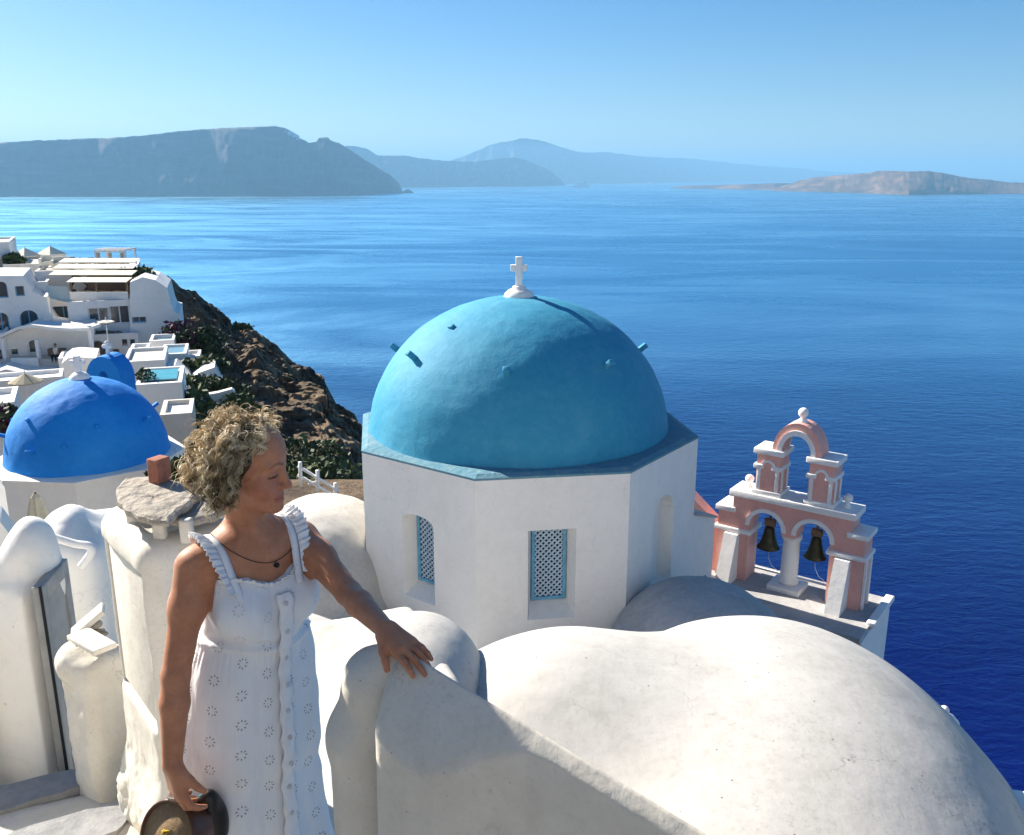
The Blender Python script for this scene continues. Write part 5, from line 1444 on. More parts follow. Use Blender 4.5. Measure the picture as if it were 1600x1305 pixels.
def limb(vx, pts, k=.02):
    vx.chain(pts, k)
def fingers(vx, wrist, d, lat, up, curl, spread=.020, thumb=1.0, thumb_dir=None, scale=1.0):
    """palm and five fingers; d along the hand, lat towards the thumb, up out of the back of the hand"""
    s = scale
    kn = []
    for i, (o_, L) in enumerate(((.030, .078), (.0105, .088), (-.010, .083), (-.029, .068))):
        kn.append((wrist + d * (.088 - .006 * abs(i - 1)) * s + lat * o_ * s + up * (.004 - .004 * abs(i - 1.2)), L * s))
    for (kp, L) in kn: vx.cone(wrist + d * .012 + lat * float(np.dot(kp - wrist, lat)) * .55, kp, .0155 * s, .0115 * s, .014)
    vx.cone(wrist + d * .02 + lat * .012, wrist + d * .075 * s + lat * .022 * s, .015, .012, .014)
    for i, (kp, L) in enumerate(kn):
        p = kp; dd = d + lat * (.10 - .07 * i); dd = nrm(dd); seg = (.46, .30, .24); rad = (.0098, .0088, .0078, .0064)
        for j in range(3):
            c = curl[j] * (1 + .06 * i); dd = nrm(dd * math.cos(c) - up * math.sin(c)) if j >= 0 else dd
            q = p + dd * L * seg[j]; vx.cone(p, q, rad[j] * s, rad[j + 1] * s, .004); p = q
    t0 = wrist + d * .022 * s + lat * .020 * s - up * .004; td = nrm(thumb_dir) if thumb_dir is not None else nrm(d * .75 + lat * .65 - up * .2)
    t1 = t0 + td * .036 * s; td2 = nrm(td * .8 + d * .45 - up * .25); t2 = t1 + td2 * .028 * s; t3 = t2 + nrm(td2 - up * .2) * .021 * s
    vx.cone(t0, t1, .0165 * s, .0125 * s, .012); vx.cone(t1, t2, .0115 * s, .0100 * s, .004); vx.cone(t2, t3, .0100 * s, .0080 * s, .003)

vx = Vox((-1.02, 1.70, -2.34), (-.13, 2.48, -.56), .0036, far=.08)
torso(vx)
# head
vx.ell(H(-.012, 0, .026), (.094, .074, .084), HR, k=.01)
vx.ell(H(.030, 0, -.030), (.060, .060, .086), HR, k=.03)
vx.ell(H(.052, 0, .042), (.040, .054, .046), HR, k=.03)
for s in (-1, 1):
    vx.cone(H(-.004, s * .050, -.066), H(.066, s * .010, -.108), .022, .018, .02)
    vx.ell(H(.056, s * .040, -.044), (.026, .023, .026), HR, k=.025)
    vx.cone(H(.086, s * .010, .010), H(.070, s * .050, .012), .0085, .0075, .012)
    vx.ell(H(-.008, s * .078, -.022), (.020, .010, .032), HR, k=.006)
vx.ell(H(.080, 0, -.107), (.018, .020, .016), HR, k=.014)
vx.ell(H(.079, 0, -.080), (.016, .028, .022), HR, k=.014)
for s in (-1, 1): vx.ell(H(.100, s * .033, -.012), (.020, .017, .012), HR, k=.012, op='s')
for s in (-1, 1): vx.ell(H(.0755, s * .0325, -.013), (.0140, .0165, .0120), HR, k=.004)
vx.cone(H(.085, 0, .006), H(.104, 0, -.040), .0085, .0105, .012); vx.ell(H(.1085, 0, -.046), (.0110, .0115, .0100), HR, k=.006)
for s in (-1, 1): vx.ell(H(.096, s * .0125, -.050), (.010, .0085, .0080), HR, k=.006)
for s in (-1, 1):
    vx.chain([(H(.0925, 0, -.0765), .0052), (H(.0895, s * .012, -.0765), .0048), (H(.0800, s * .024, -.0785), .0030)], .006)
    vx.chain([(H(.0905, 0, -.0870), .0062), (H(.0870, s * .011, -.0865), .0056), (H(.0795, s * .022, -.0815), .0032)], .006)
    vx.chain([(H(.0995, 0, -.0815), .0022), (H(.0950, s * .014, -.0815), .0022), (H(.0850, s * .026, -.0800), .0020)], .003, op='s')
# neck, arms
vx.cone(H(-.022, 0, -.070), NB + V3(-.004, .004, -.02), .049, .053, .026)
vx.cone(H(.0, -.045, -.075), NB + TF * .055 + V3(0, 0, -.055), .012, .010, .03)                   # the tendon of the turned neck
vx.cone(NB + TF * .062 + TL * .02 + V3(0, 0, -.05), NB + TF * .022 + TL * .13 + V3(0, 0, -.038), .012, .012, .03); vx.cone(NB + TF * .062 - TL * .02 + V3(0, 0, -.05), NB + TF * .022 - TL * .13 + V3(0, 0, -.038), .012, .012, .03)
vx.cone(NB + V3(0, 0, -.012) - TF * .025, SR + TL * .05 + V3(0, 0, .0), .038, .036, .05); vx.cone(NB + V3(0, 0, -.012) - TF * .025, SL - TL * .05 + V3(0, 0, .0), .038, .036, .05)
limb(vx, [(SR, .048), (SR * .62 + ER * .38, .0415), (ER, .0345)], .03); limb(vx, [(ER, .0345), (ER * .68 + WR * .32, .0360), (WR, .0245)], .012)
limb(vx, [(SL, .048), (SL * .62 + EL * .38, .0415), (EL, .0325)], .03); limb(vx, [(EL, .0325), (EL * .68 + WL * .32, .0335), (WL, .0230)], .012)
# the left hand lies over the end of the wall, the right one holds the bag strap
dL = nrm((.72, -.66, -.26)); latL = nrm(np.array((-.66, -.70, -.12)) - dL * np.dot((-.66, -.70, -.12), dL)); upL = np.cross(latL, dL); upL = upL if upL[2] > 0 else -upL
fingers(vx, WL, dL, latL, upL, (.02, .26, .24), thumb_dir=dL * .70 + latL * .60 - upL * .22, scale=.93)
dR = nrm((.10, -.10, -.98)); latR = nrm(np.array((.75, -.62, 0)) - dR * np.dot((.75, -.62, 0), dR)); upR = np.cross(dR, latR); upR = upR if upR[0] < 0 else -upR
fingers(vx, WR, dR, latR, upR, (.35, .75, .70), thumb_dir=dR * .8 + latR * .35 - upR * .5)
# legs and feet
for s, fx in ((-1, .03), (1, -.02)):
    hip = Tp(-.01, s * .085, -1.50); kn = Tp(.02 + fx, s * .075, -1.86); an = Tp(-.02 + fx, s * .070, -2.235)
    limb(vx, [(hip, .090), (hip * .5 + kn * .5, .074), (kn, .052)], .03); limb(vx, [(kn, .052), (kn * .7 + an * .3, .054), (an, .034)], .02)
    toe = an + TF * .135 + TL * s * .02 + V3(0, 0, -.045); limb(vx, [(an + V3(0, 0, -.03) - TF * .02, .034), (an + TF * .06 + V3(0, 0, -.035), .034), (toe, .022)], .02)
Vb, Qb = vx.mesh(); Vb, Qb = relax_mesh(Vb, Qb, 1)
del vx

def skin_mat():
    m, nt, b = new_mat('skin'); p = pos(nt)
    n1 = noise_tex(nt, 22, 8, .72, p, .5); n2 = noise_tex(nt, 300, 4, .7, p)
    col = ramp(nt, n1, [(.3, (.37, .150, .078)), (.7, (.52, .235, .130))])
    at_ = nt.nodes.new('ShaderNodeAttribute'); at_.attribute_name = 'tint'
    col = mixc(nt, at_.outputs['Fac'], col, (.36, .105, .085))
    at2 = nt.nodes.new('ShaderNodeAttribute'); at2.attribute_name = 'dark'
    col = mixc(nt, at2.outputs['Fac'], col, (.035, .020, .014))
    nt.links.new(col, b.inputs['Base Color'])
    b.inputs['Roughness'].default_value = .5; b.inputs['Specular IOR Level'].default_value = .28
    b.inputs['Subsurface Weight'].default_value = .12; b.inputs['Subsurface Radius'].default_value = (1.0, .35, .2); b.inputs['Subsurface Scale'].default_value = .008
    pr = bump(nt, b, noise_tex(nt, 55, 4, .6, p), .18, .004)
    bump(nt, b, n2, .35, .002, pr)
    return m
me = bpy.data.meshes.new('body'); np_mesh(me, Vb, Qb, True)
q = Vb - HC; hf, hl, hu = q @ HF, q @ HL, q @ HU
def blob(f, l, u, r): return np.clip(1.25 - np.sqrt(((hf - f) / r[0]) ** 2 + ((hl - l) / r[1]) ** 2 + ((hu - u) / r[2]) ** 2), 0, .25) * 4
lips = np.maximum(blob(.092, .010, -.0815, (.013, .020, .0105)), blob(.092, -.010, -.0815, (.013, .020, .0105)))
cheek = np.maximum(blob(.07, .04, -.045, (.04, .04, .035)), blob(.07, -.04, -.045, (.04, .04, .035))) * .28
nosetip = blob(.112, 0, -.046, (.016, .016, .014)) * .3
tint = np.maximum(np.maximum(lips * .7, cheek), nosetip)
nails = np.zeros(len(Vb))
brow = np.zeros(len(Vb))
for s in (-1, 1):
    for k in range(7):
        t = k / 6; brow = np.maximum(brow, blob(.092 - .020 * t * t - .004 * t, s * (.014 + .036 * t), .0135 + .006 * math.sin(PI * t) - .003 * t, (.014, .0055, .0035)) * (.62 - .25 * t))
    brow = np.maximum(brow, blob(.0885, s * .031, -.0170, (.008, .0062, .0046)) * .9)      # iris between the lids
    for k in range(9):                                              # lash line along the closed-down lids
        t = k / 8; brow = np.maximum(brow, blob(.0895 - .013 * (t - .42) ** 2 * 4, s * (.0195 + .027 * t), -.0165 + .003 * math.sin(PI * t), (.012, .0045, .0026)) * .95)
for k in range(13):                                                 # line of the mouth and the nostrils
    t = (k / 12 - .5) * 2; brow = np.maximum(brow, blob(.0930 - .0095 * t * t, .025 * t, -.0812 + .0016 * t * t, (.012, .0040, .0022)) * (.55 - .15 * abs(t)))
for s in (-1, 1): brow = np.maximum(brow, blob(.0985, s * .0085, -.0575, (.006, .0040, .0030)) * .6)
for nm, a in (('tint', tint), ('dark', brow)):
    at_ = me.attributes.new(nm, 'FLOAT', 'POINT'); at_.data.foreach_set('value', a.astype(np.float32))
wpart(link('body', me, skin_mat(), woman))

# --- dress
def dress_mat():
    m, nt, b = new_mat('eyelet_cotton'); p = pos(nt)
    at_ = nt.nodes.new('ShaderNodeAttribute'); at_.attribute_name = 'duv'
    sx = nt.nodes.new('ShaderNodeSeparateXYZ'); nt.links.new(at_.outputs['Vector'], sx.inputs[0])
    CW, CH = .078, .084
    cu = math_n(nt, 'DIVIDE', sx.outputs[0], CW); ci = math_n(nt, 'FLOOR', cu)
    off = math_n(nt, 'MULTIPLY', math_n(nt, 'MODULO', math_n(nt, 'ADD', ci, 100.0), 2.0), .5)
    cv = math_n(nt, 'ADD', math_n(nt, 'DIVIDE', sx.outputs[1], CH), off)
    a = math_n(nt, 'MULTIPLY', math_n(nt, 'SUBTRACT', math_n(nt, 'FRACT', cu), .5), CW)
    c = math_n(nt, 'MULTIPLY', math_n(nt, 'SUBTRACT', math_n(nt, 'FRACT', cv), .5), CH)
    r = math_n(nt, 'SQRT', math_n(nt, 'ADD', math_n(nt, 'MULTIPLY', a, a), math_n(nt, 'MULTIPLY', c, c)))
    th = math_n(nt, 'ARCTAN2', c, a)
    K = 2 * PI / 8
    tl = math_n(nt, 'SUBTRACT', math_n(nt, 'MODULO', math_n(nt, 'ADD', th, 4 * PI + K / 2), K), K / 2)
    x_ = math_n(nt, 'SUBTRACT', math_n(nt, 'MULTIPLY', r, math_n(nt, 'COSINE', tl)), .0122); y_ = math_n(nt, 'MULTIPLY', r, math_n(nt, 'SINE', tl))
    e = math_n(nt, 'ADD', math_n(nt, 'POWER', math_n(nt, 'DIVIDE', math_n(nt, 'ABSOLUTE', x_), .0030), 2.0), math_n(nt, 'POWER', math_n(nt, 'DIVIDE', math_n(nt, 'ABSOLUTE', y_), .0015), 2.0))
    hole = math_n(nt, 'LESS_THAN', e, 1.0)
    rim = ramp(nt, math_n(nt, 'MULTIPLY', e, .2), [(.2, (0, 0, 0)), (.4, (1, 1, 1)), (.75, (0, 0, 0))])
    n1 = noise_tex(nt, 7, 4, .6, p); n2 = noise_tex(nt, 420, 2, .5, p)
    col = ramp(nt, n1, [(.3, (.72, .72, .73)), (.7, (.79, .79, .79))])
    hz = ramp(nt, math_n(nt, 'MULTIPLY', sx.outputs[1], -.5), [(.585, (.35, .35, .35)), (.60, (1, 1, 1))])
    col = mixc(nt, math_n(nt, 'MULTIPLY', hole, hz), col, (.20, .17, .165))
    nt.links.new(col, b.inputs['Base Color'])
    b.inputs['Roughness'].default_value = .9; b.inputs['Specular IOR Level'].default_value = .15
    b.inputs['Sheen Weight'].default_value = .15
    h = noise_tex(nt, 1.0, 4, .6, mapping(nt, p, (26, 26, 7)))
    pr = bump(nt, b, h, .30, .012); pr = bump(nt, b, rim, .5, .0015, pr); bump(nt, b, n2, .25, .001, pr)
    return m
M['dress'] = dress_mat(); M['cotton'] = flat('white_cotton', (.77, .77, .78), .9, var=.05, scale=40, spec=.15)
vx = Vox((-.98, 1.92, -2.14), (-.42, 2.50, -.93), .0045, far=.08)
torso(vx, .008)
for z0_, z1_, a0, a1, b0_, b1 in ((-1.17, -1.30, .150, .176, .112, .135), (-1.30, -1.50, .176, .200, .135, .158), (-1.50, -1.80, .200, .222, .158, .185), (-1.80, -2.05, .222, .240, .185, .205)):
    for k in range(4):
        t0 = k / 4; z = z0_ + (z1_ - z0_) * t0; zz = z0_ + (z1_ - z0_) * (t0 + .5)
        vx.ell(Tp(-.008, 0, zz), (b0_ + (b1 - b0_) * t0, a0 + (a1 - a0) * t0, .11), TR, k=.04)
vx.cone(Tp(.05, .0, -1.16), Tp(.05, .0, -1.17), .085, .085, .04)
# neckline, armholes and hem are cut away
def neck_z(a): return -.982 - .034 * np.exp(-(a / .55) ** 2) - .030 * np.exp(-((np.abs(a) - 1.75) / .5) ** 2)
sl_, g_ = vx.sub((-2, 0, -1.12), (2, 4, -.90))
ga = np.arctan2((g_[0] - axis(-1.0)[0]) * TL[0] + (g_[1] - axis(-1.0)[1]) * TL[1], (g_[0] - axis(-1.0)[0]) * TF[0] + (g_[1] - axis(-1.0)[1]) * TF[1])
vx.put(sl_, (neck_z(ga) - g_[2]).astype(np.float32), .006, 's')
vx.cone(SR + V3(0, 0, .02), ER, .070, .055, k=.004, op='s'); vx.cone(SL + TL * .03 + V3(0, 0, .0), SL * .4 + EL * .6 + TL * .03, .060, .045, k=.004, op='s')
vx.plane((0, 0, -2.06), (0, 0, -1), k=.003)
DV = vx
def drape(V, Nn):
    q = V - np.stack([-.690 - .035 * np.clip((V[:, 2] + .95) / -.55, 0, 1.4), np.full(len(V), 2.212), V[:, 2]], -1)
    az = np.arctan2(q @ TL, q @ TF)
    lo = np.clip((-1.20 - V[:, 2]) / .5, 0, 1)
    fold = np.sin(az * 7 + 1.3 + 2.0 * fbm(np.stack([az * .8, V[:, 2] * 1.5, az * 0], -1), 2, 3)) * .010 * lo
    fold += fbm(np.stack([az * 5, V[:, 2] * 7, az * 0], -1), 3, 5) * .0035
    fold *= 1 - .9 * np.exp(-((az - .10) / .30) ** 2)
    gath = np.exp(-((V[:, 2] + 1.215) / .035) ** 2) * np.sin(az * 60) * .0012
    seam = -np.exp(-((V[:, 2] + 1.178 + .02 * np.sin(az)) / .010) ** 2) * .006 + np.exp(-((V[:, 2] + 1.195 + .02 * np.sin(az)) / .008) ** 2) * .006
    return V + Nn * (fold + gath + seam)[:, None]
V, Q = vx.mesh(); V, Q = relax_mesh(V, Q, 3); V = drape(V, vert_normals(V, Q))
me = bpy.data.meshes.new('dress'); np_mesh(me, V, Q, True)
q = V - np.array([axis(z) for z in V[:, 2]]); az = np.arctan2(q @ TL, q @ TF)
uvz = np.stack([az * .165, V[:, 2], az * 0], -1).astype(np.float32)
at_ = me.attributes.new('duv', 'FLOAT_VECTOR', 'POINT'); at_.data.foreach_set('vector', uvz.ravel())
dress = wpart(link('dress', me, M['dress'], woman))
def surf(z, a, extra=.0):
    """point on the outside of the dress at height z and azimuth a in the torso frame"""
    d = TF * math.cos(a) + TL * math.sin(a); ax_ = axis(z)
    for r in np.arange(.30, .02, -.002):
        p = ax_ + d * r; i = np.round((p - DV.lo) / DV.h).astype(int)
        if np.all(i >= 0) and np.all(i < DV.n) and DV.f[i[0], i[1], i[2]] < 0: return p + d * extra, d
    return ax_ + d * .1, d
def strip(name, rows, mat, parent, smooth=True):
    P = np.array(rows); m = P.shape[0]
    return wpart(grid_mesh(name, P, M[mat], parent, smooth))
# button placket with scalloped edge and buttons
rows = []
zs = np.linspace(-1.035, -2.04, 220)
pa = .10
for i, z in enumerate(zs):
    w = .085 + .010 * abs(math.sin(i * .32)); r_ = []
    for k in range(7):
        t = (k / 6 - .5) * 2; aa = pa + t * (w + .045)
        p, d = surf(z, aa, .017 if abs(t) < .99 else .012); r_.append(p + d * .003 * math.sin(i * .32 + k))
    rows.append(r_)
R_ = np.array(rows); kern = np.array([1, 4, 6, 8, 6, 4, 1.]); kern /= kern.sum()
for _ in range(3):
    pad = np.concatenate([R_[:1]] * 3 + [R_] + [R_[-1:]] * 3); R_ = sum(kern[j] * pad[j:j + len(R_)] for j in range(7))
for i in range(len(R_)): R_[i, [0, -1]] += (R_[i, -1] - R_[i, 0])[None] * (np.array([[-1.], [1.]]) * .07 * math.sin(i * .42))
o = wpart(grid_mesh('placket', R_, M['cotton'], dress, True)); o.matrix_parent_inverse = Matrix.Identity(4)
sol = o.modifiers.new('thick', 'SOLIDIFY'); sol.thickness = .003; sol.offset = -1
M['button'] = flat('pearl_button', (.62, .60, .58), .3, spec=.5, var=.05)
for z in np.arange(-1.065, -2.0, -.078):
    i = int(np.argmin(np.abs(R_[:, 3, 2] - z))); p = R_[i, 3]; d = nrm(p - axis(p[2])); d[2] = 0; d = nrm(d)
    qn = Vector(d).to_track_quat('Z', 'Y').to_matrix().to_4x4()
    m_ = MB().lathe([(.0015, .004), (.004, .0032), (.0055, .0045), (.0065, .003), (.0065, .0)], 14).xf(Matrix.Translation(Vector(p)) @ qn)
    o = m_.build('button', M['button'], dress)
def ruffle(name, path, out, width, amp, freq, lean=.35, up=(0, 0, 1), half=2):
    """gathered strip along a path; out = outward directions, rises along up"""
    path = np.array(path); n = len(path); rows = []
    s = np.concatenate([[0], np.cumsum(np.linalg.norm(np.diff(path, axis=0), axis=1))])
    for i in range(n):
        r_ = []
        w = width * (1 + .18 * math.sin(s[i] * freq * .37 + 1))
        for k in range(5):
            t = k / 4; a = amp * t * (math.sin(s[i] * freq) + .5 * math.sin(s[i] * freq * 1.73 + 2))
            r_.append(path[i] + np.array(up) * w * (t * (1 - lean * t)) + np.array(out[i]) * (.003 + a + lean * w * t * t))
        rows.append(r_)
    o = wpart(grid_mesh(name, np.array(rows), M['cotton'], dress, True)); o.matrix_parent_inverse = Matrix.Identity(4)
    sol = o.modifiers.new('thick', 'SOLIDIFY'); sol.thickness = .0016; sol.offset = 0
    return o
def smooth_path(pts, n):
    pts = [Vector(p) for p in pts]; out = []
    m = len(pts) - 1
    for j in range(n):
        u = j / (n - 1) * m; i = min(int(u), m - 1); t = u - i
        p0, p1, p2, p3 = pts[max(i - 1, 0)], pts[i], pts[i + 1], pts[min(i + 2, m)]
        out.append(np.array(.5 * ((2 * p1) + (-p0 + p2) * t + (2 * p0 - 5 * p1 + 4 * p2 - p3) * t * t + (-p0 + 3 * p1 - 3 * p2 + p3) * t ** 3)))
    return out
# neckline frill follows the cut edge of the bodice
an_ = np.linspace(-1.15, 1.15, 150); tz = neck_z(an_) + .004
path = []; outs = []
for a, z in zip(an_, tz):
    p, d = surf(z - .010, a, .002); path.append(p); outs.append(d)
path = np.array(path)
for _ in range(3): path = np.stack([np.convolve(np.pad(path[:, i], 2, 'edge'), np.ones(5) / 5, 'valid') for i in range(3)], -1)
ruffle('neckline_frill', path, outs, .019, .0040, 420)
# straps with ruffles
def away_from_arm(V, a, b, r):
    ba = b - a; t = ((V - a) @ ba) / (ba @ ba); d = np.linalg.norm(V - a - np.clip(t, 0, 1.5)[:, None] * ba, axis=1)
    return ~((t > .42) & (d < r))
BV = Vb[away_from_arm(Vb, SL, EL, .075) & away_from_arm(Vb, SR, ER, .075) & away_from_arm(Vb, EL, WL, .2) & away_from_arm(Vb, ER, WR, .2) & ~((Vb[:, 2] > -.90) & (np.hypot(Vb[:, 0] - NB[0], Vb[:, 1] - NB[1]) < .088)) & (Vb[:, 2] < -.85)]
def on_body(p, d, r=.012, BV=BV):
    """push a point along d until it lies on the skin"""
    q = BV - p; t = q @ d; off = np.linalg.norm(q - t[:, None] * d, axis=1); ok = off < r
    return p + d * (t[ok].max() + .005) if ok.any() else p
def strap(sgn, f0, l0, f1, l1):
    pts = []
    for t in np.linspace(0, 1, 34):
        a = -.30 + t * (PI + .1)                                  # from the front neckline over the shoulder to the back
        l = l0 + (l1 - l0) * math.sin(min(1, t * 1.5) * PI / 2)
        d = TF * math.cos(a) * .9 + V3(0, 0, 1) * math.sin(a); d = nrm(d)
        c = Tp(-.012, sgn * l, -1.005)
        pts.append(on_body(c, d))
    pts = np.array(pts)
    for _ in range(4): pts = np.stack([np.convolve(np.pad(pts[:, i], 2, 'edge'), np.ones(5) / 5, 'valid') for i in range(3)], -1)
    return pts
for sgn in (-1, 1):
    P_ = strap(sgn, 0, .094 if sgn < 0 else .062, 0, .108 if sgn < 0 else .098); rows = []
    lat = TL * sgn
    c0 = Tp(-.012, sgn * .11, -1.005)
    outs = [nrm((p - c0) - lat * np.dot(p - c0, lat)) for p in P_]
    for p, d in zip(P_, outs): rows.append([p - lat * .011, p + d * .0025, p + lat * .011])
    o = wpart(grid_mesh('strap', np.array(rows), M['cotton'], dress, True)); o.matrix_parent_inverse = Matrix.Identity(4)
    sol = o.modifiers.new('thick', 'SOLIDIFY'); sol.thickness = .003; sol.offset = 0
    fine = smooth_path(P_[3:-6] + lat * .010, 200); fo = smooth_path([tuple(o_) for o_ in outs[3:-6]], 200)
    rows = []; 
    for i in range(200):
        u = i / 199; w = .040 * math.sin(PI * min(1, max(.08, u))) ** .5; r_ = []
        for k in range(6):
            t = k / 5; a_ = .0065 * t * (math.sin(i * .55) + .5 * math.sin(i * .93 + 1)); dd = nrm(fo[i])
            r_.append(fine[i] + lat * w * t * .85 + dd * (.004 + w * (.55 * t - .25 * t * t) + a_))
        rows.append(r_)
    o = wpart(grid_mesh('shoulder_ruffle', np.array(rows), M['cotton'], dress, True)); o.matrix_parent_inverse = Matrix.Identity(4)
    sol = o.modifiers.new('thick', 'SOLIDIFY'); sol.thickness = .0016; sol.offset = 0

# --- eyes, jewellery
M['silver'] = flat('silver', (.7, .68, .64), .25, 1.0, var=.05)
eb = np.array([H(-.012, -.082, -.058) + (HF * math.cos(a) + HU * math.sin(a)) * .016 for a in np.linspace(0, 2 * PI, 24)])
wpart(MB().tube([tuple(p) for p in eb], .0013, 6, False).build('earring', M['silver'], woman))
nk = []
for a in np.linspace(-1.9, 1.9, 40):
    f = math.cos(a); c = NB + V3(0, 0, -.012) + TF * .01
    d = nrm(TF * math.cos(a) + TL * math.sin(a)); z = -.050 * max(0, f) ** 1.5 + .03 * (1 - max(0, f))
    p = c + V3(0, 0, z); nk.append(on_body(p, d, .006, Vb[(Vb[:, 2] < -.82) & (np.hypot(Vb[:, 0] - NB[0], Vb[:, 1] - NB[1]) < .13)]))
nk = np.array(nk)
for _ in range(3): nk = np.stack([np.convolve(np.pad(nk[:, i], 2, 'edge'), np.ones(5) / 5, 'valid') for i in range(3)], -1)
nko = wpart(MB().tube([tuple(p) for p in nk], .0011, 5, False).build('necklace', M['dark'], woman))
p = nk[20] + V3(0, 0, -.010) + TF * .004
m_ = MB().sphere(tuple(p), .0075, 8, (1, .7, 1)); o = wpart(m_.build('pendant', M['dark'], nko)); o.matrix_parent_inverse = Matrix.Identity(4)
m_ = MB().sphere(tuple(p + TF * .005), .0032, 6); o = m_.build('pendant_stone', M['bronze'], nko)

# --- curly hair
def hair_mat():
    m, nt, b = new_mat('curly_blonde_hair'); p = pos(nt)
    at_ = nt.nodes.new('ShaderNodeAttribute'); at_.attribute_name = 'hc'
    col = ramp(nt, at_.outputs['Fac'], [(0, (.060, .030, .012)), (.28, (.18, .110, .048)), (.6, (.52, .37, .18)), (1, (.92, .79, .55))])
    nt.links.new(col, b.inputs['Base Color'])
    b.inputs['Roughness'].default_value = .42; b.inputs['Specular IOR Level'].default_value = .45
    tr = nt.nodes.new('ShaderNodeBsdfTranslucent'); nt.links.new(col, tr.inputs['Color'])
    mx = nt.nodes.new('ShaderNodeMixShader'); mx.inputs[0].default_value = .28
    nt.links.new(b.outputs[0], mx.inputs[1]); nt.links.new(tr.outputs[0], mx.inputs[2])
    nt.links.new(mx.outputs[0], nt.nodes['Material Output'].inputs['Surface'])
    return m
rs = np.random.RandomState(11)
def hair_build():
    nl = 430; per_lock = 15; ns = 26
    HV, HQ, HCc = [], [], []
    base = 0
    tri = 3
    cnt = 0
    while cnt < nl:
        d = rs.normal(size=3); d /= np.linalg.norm(d)
        f, l, u = d
        if u < -.45: continue
        if f > .30 + .50 * max(0, u) ** 1.2 and u < .80: continue         # keep the face free
        if f > .62: continue
        cnt += 1
        root = HC + HF * (-.012 + .092 * f) + HL * (.073 * l) + HU * (.026 + .083 * u)
        nrm_ = nrm(HF * f / .092 + HL * l / .073 + HU * u / .083)
        L = rs.uniform(.095, .150) * (1 - .10 * max(0, -u)) * (1 - .42 * max(0, f))
        if f > .25: L *= .72
        if f < -.2: L *= .80
        side = 1 if l > 0 else -1
        # the lock leaves the scalp, arcs over and falls
        back = -HF * (.40 if f > -.1 else .05) + HL * side * .25
        P = [root - nrm_ * .004]; dcur = nrm(nrm_ * (.40 - .16 * max(0, u)) + back * .75 + V3(0, 0, -.25) + rs.normal(size=3) * .20)
        st = L / ns
        for k in range(ns):
            g = .045 + .10 * k / ns
            dcur = nrm(dcur + V3(0, 0, -1) * g * 1.25 + rs.normal(size=3) * .03)
            nx = P[-1] + dcur * st
            q = nx - HC; e = np.array([(q @ HF + .010) / .104, (q @ HL) / .086, (q @ HU - .010) / .095]); le = np.linalg.norm(e)
            if le < 1.0:                                            # slide over the head
                gdir = nrm(HF * e[0] / .104 + HL * e[1] / .086 + HU * e[2] / .095); nx = nx + gdir * (1 - le) * .10; dcur = nrm(dcur - gdir * min(0, dcur @ gdir) * 1.0)
            fq = (nx - HC) @ HF; uq = (nx - HC) @ HU
            lim = .030 + .055 * max(0, min(1, (uq - .01) / .07))
            if fq > lim: nx = nx - HF * (fq - lim) * .6                    # pushed back from the cheek
            P.append(nx)
        P = np.array(P)
        cr = rs.uniform(.005, .0100); turns = rs.uniform(1.8, 3.4); ph = rs.uniform(0, 6.28); hand = rs.choice([-1, 1])
        tt = np.linspace(0, 1, ns + 1)
        T_ = np.gradient(P, axis=0); T_ /= np.linalg.norm(T_, axis=1)[:, None]
        a = np.cross(T_, V3(.3, .5, .2)); a /= np.linalg.norm(a, axis=1)[:, None]; b = np.cross(T_, a)
        # resample finely for the curl
        m = 40; ts = np.linspace(0, 1, m)
        Pi = np.stack([np.interp(ts, tt, P[:, i]) for i in range(3)], -1); ai = np.stack([np.interp(ts, tt, a[:, i]) for i in range(3)], -1); bi = np.stack([np.interp(ts, tt, b[:, i]) for i in range(3)], -1)
        tone = np.clip(rs.normal(.64, .33) + .22 * u - .12 * max(0, -u), .0, 1.0)  # upper locks coloured paler as if sunlit, lower ones darker
        for sI in range(per_lock):
            o1 = rs.normal(size=2) * .0040; crs = cr * rs.uniform(.85, 1.15); php = ph + rs.normal() * .27; Ls = rs.uniform(.82, 1.0)
            fr = rs.rand() < .17
            if fr: o1 = o1 * 3.0; crs *= 1.3; php += rs.normal() * 1.2
            amp = crs * np.clip(ts * 3.5, 0, 1)
            an = hand * turns * 2 * PI * ts * Ls + php
            C = np.stack([np.interp(ts * Ls, ts, Pi[:, i]) for i in range(3)], -1) + ai * (np.cos(an) * amp + o1[0])[:, None] + bi * (np.sin(an) * amp + o1[1])[:, None]
            rad = (.00092 if not fr else .00062) * (1 - .55 * ts ** 2)
            Tn = np.gradient(C, axis=0); Tn /= np.linalg.norm(Tn, axis=1)[:, None]
            A_ = np.cross(Tn, V3(.21, .62, -.4)); A_ /= np.linalg.norm(A_, axis=1)[:, None]; B_ = np.cross(Tn, A_)
            ring = np.stack([C + (A_ * math.cos(2 * PI * k / tri) + B_ * math.sin(2 * PI * k / tri)) * rad[:, None] for k in range(tri)], 1)
            HV.append(ring.reshape(-1, 3))
            idx = base + np.arange(m * tri).reshape(m, tri)
            for k in range(tri):
                k2 = (k + 1) % tri
                HQ.append(np.stack([idx[:-1, k], idx[:-1, k2], idx[1:, k2], idx[1:, k]], -1))
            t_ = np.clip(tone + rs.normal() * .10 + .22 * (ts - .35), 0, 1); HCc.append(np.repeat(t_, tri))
            base += m * tri
    V_ = np.concatenate(HV); Q_ = np.concatenate(HQ); me = bpy.data.meshes.new('hair'); np_mesh(me, V_, Q_, True)
    at_ = me.attributes.new('hc', 'FLOAT', 'POINT'); at_.data.foreach_set('value', np.concatenate(HCc).astype(np.float32))
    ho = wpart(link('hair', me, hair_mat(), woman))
    return ho
hair = hair_build()
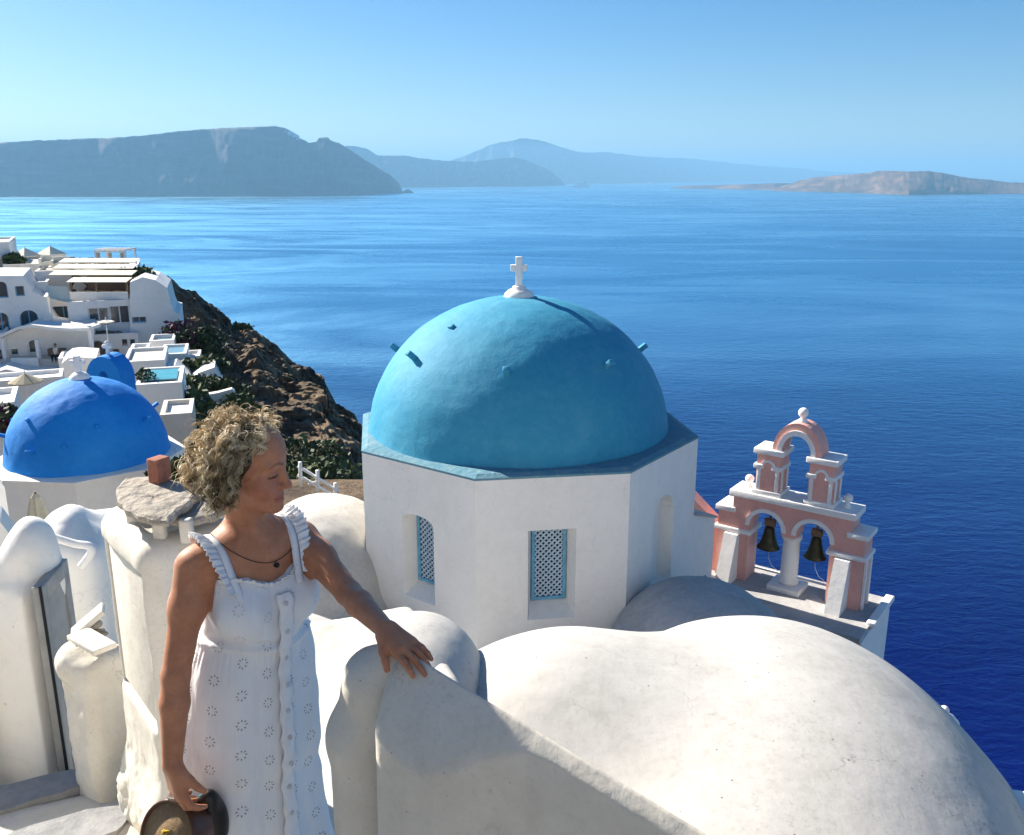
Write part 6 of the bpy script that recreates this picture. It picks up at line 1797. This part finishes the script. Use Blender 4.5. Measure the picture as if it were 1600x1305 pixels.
# dark scalp under the curls
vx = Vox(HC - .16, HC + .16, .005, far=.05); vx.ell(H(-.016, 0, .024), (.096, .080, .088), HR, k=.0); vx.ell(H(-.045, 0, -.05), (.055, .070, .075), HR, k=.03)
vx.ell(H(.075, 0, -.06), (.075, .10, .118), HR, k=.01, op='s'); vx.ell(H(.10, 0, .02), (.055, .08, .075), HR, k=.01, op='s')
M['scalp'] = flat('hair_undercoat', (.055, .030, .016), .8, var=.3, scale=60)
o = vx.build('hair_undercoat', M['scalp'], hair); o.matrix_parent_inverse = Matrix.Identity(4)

# --- round bag in her right hand
M['leather'] = flat('brown_leather', (.085, .032, .014), .35, spec=.5, var=.3, scale=24)
M['tan'] = flat('tan_canvas', (.26, .17, .085), .75, var=.15, scale=90, bs=.3)
M['black'] = flat('black_leather', (.010, .009, .009), .4, spec=.4, var=.3, scale=20)
M['yellow'] = flat('yellow_print', (.62, .42, .03), .6, var=.05)
bc = at(262, 1308, 1.93); bag = empty('round_bag', bc); tag(bag, 'round brown leather bag with tan face held in her right hand', 'bag')
bn = Vector((-.42, -.80, .42)).normalized(); qm = bn.to_track_quat('Z', 'Y').to_matrix().to_4x4()
rb = .092
MB().lathe([(.001, -.07), (rb * .97, -.07), (rb, -.064), (rb, -.004), (rb * .985, .002), (rb * .90, .002), (rb * .88, -.002), (.001, -.002)], 48).xf(qm).build('body', M['leather'], bag)
MB().lathe([(.001, .001), (rb * .875, .001), (rb * .88, -.004)], 48).xf(qm).build('face', M['tan'], bag)
for zz in (.0035, -.066): MB().tube([(rb * .95 * math.cos(a), rb * .95 * math.sin(a), zz) for a in np.linspace(0, 2 * PI, 49)], .0035, 6, False).xf(qm).build('piping', M['leather'], bag)
lg = MB()
for pts in ([(-.016, .018), (.012, .020), (-.010, .006), (.014, .004), (-.014, -.010)], [(-.018, .004), (-.010, .022)], [(.004, -.012), (.018, -.004)]):
    lg.tube([(x, y - .004, .0022) for x, y in pts], .0028, 5)
lg.xf(qm @ Matrix.Rotation(.3, 4, 'Z')).build('yellow_mark', M['yellow'], bag)
hw = Vector(WR + dR * .105) - bc
m_ = MB(); a0 = qm @ Vector((-.05, .085, -.03)); a1 = qm @ Vector((.05, .085, -.03))
m_.tube(smooth_path([tuple(a0), tuple(a0.lerp(hw, .6) + Vector((-.015, 0, .0))), tuple(hw + Vector((0, 0, .002))), tuple(a1.lerp(hw, .6) + Vector((.015, 0, 0))), tuple(a1)], 30), .006, 6).build('handle', M['leather'], bag)
vb = Vox((-.12, -.10, -.16), (.16, .14, .14), .006, far=.05)
vb.ell((.035, .045, -.02), (.050, .030, .095), rotz(.4), k=.01); vb.ell((.045, .035, .055), (.022, .022, .035), k=.02)
ob = vb.build('black_pouch', M['black'], None, 1); ob.location = bc + Vector((.045, .03, .0)); tag(ob, 'black leather pouch hanging behind the round bag', 'pouch')
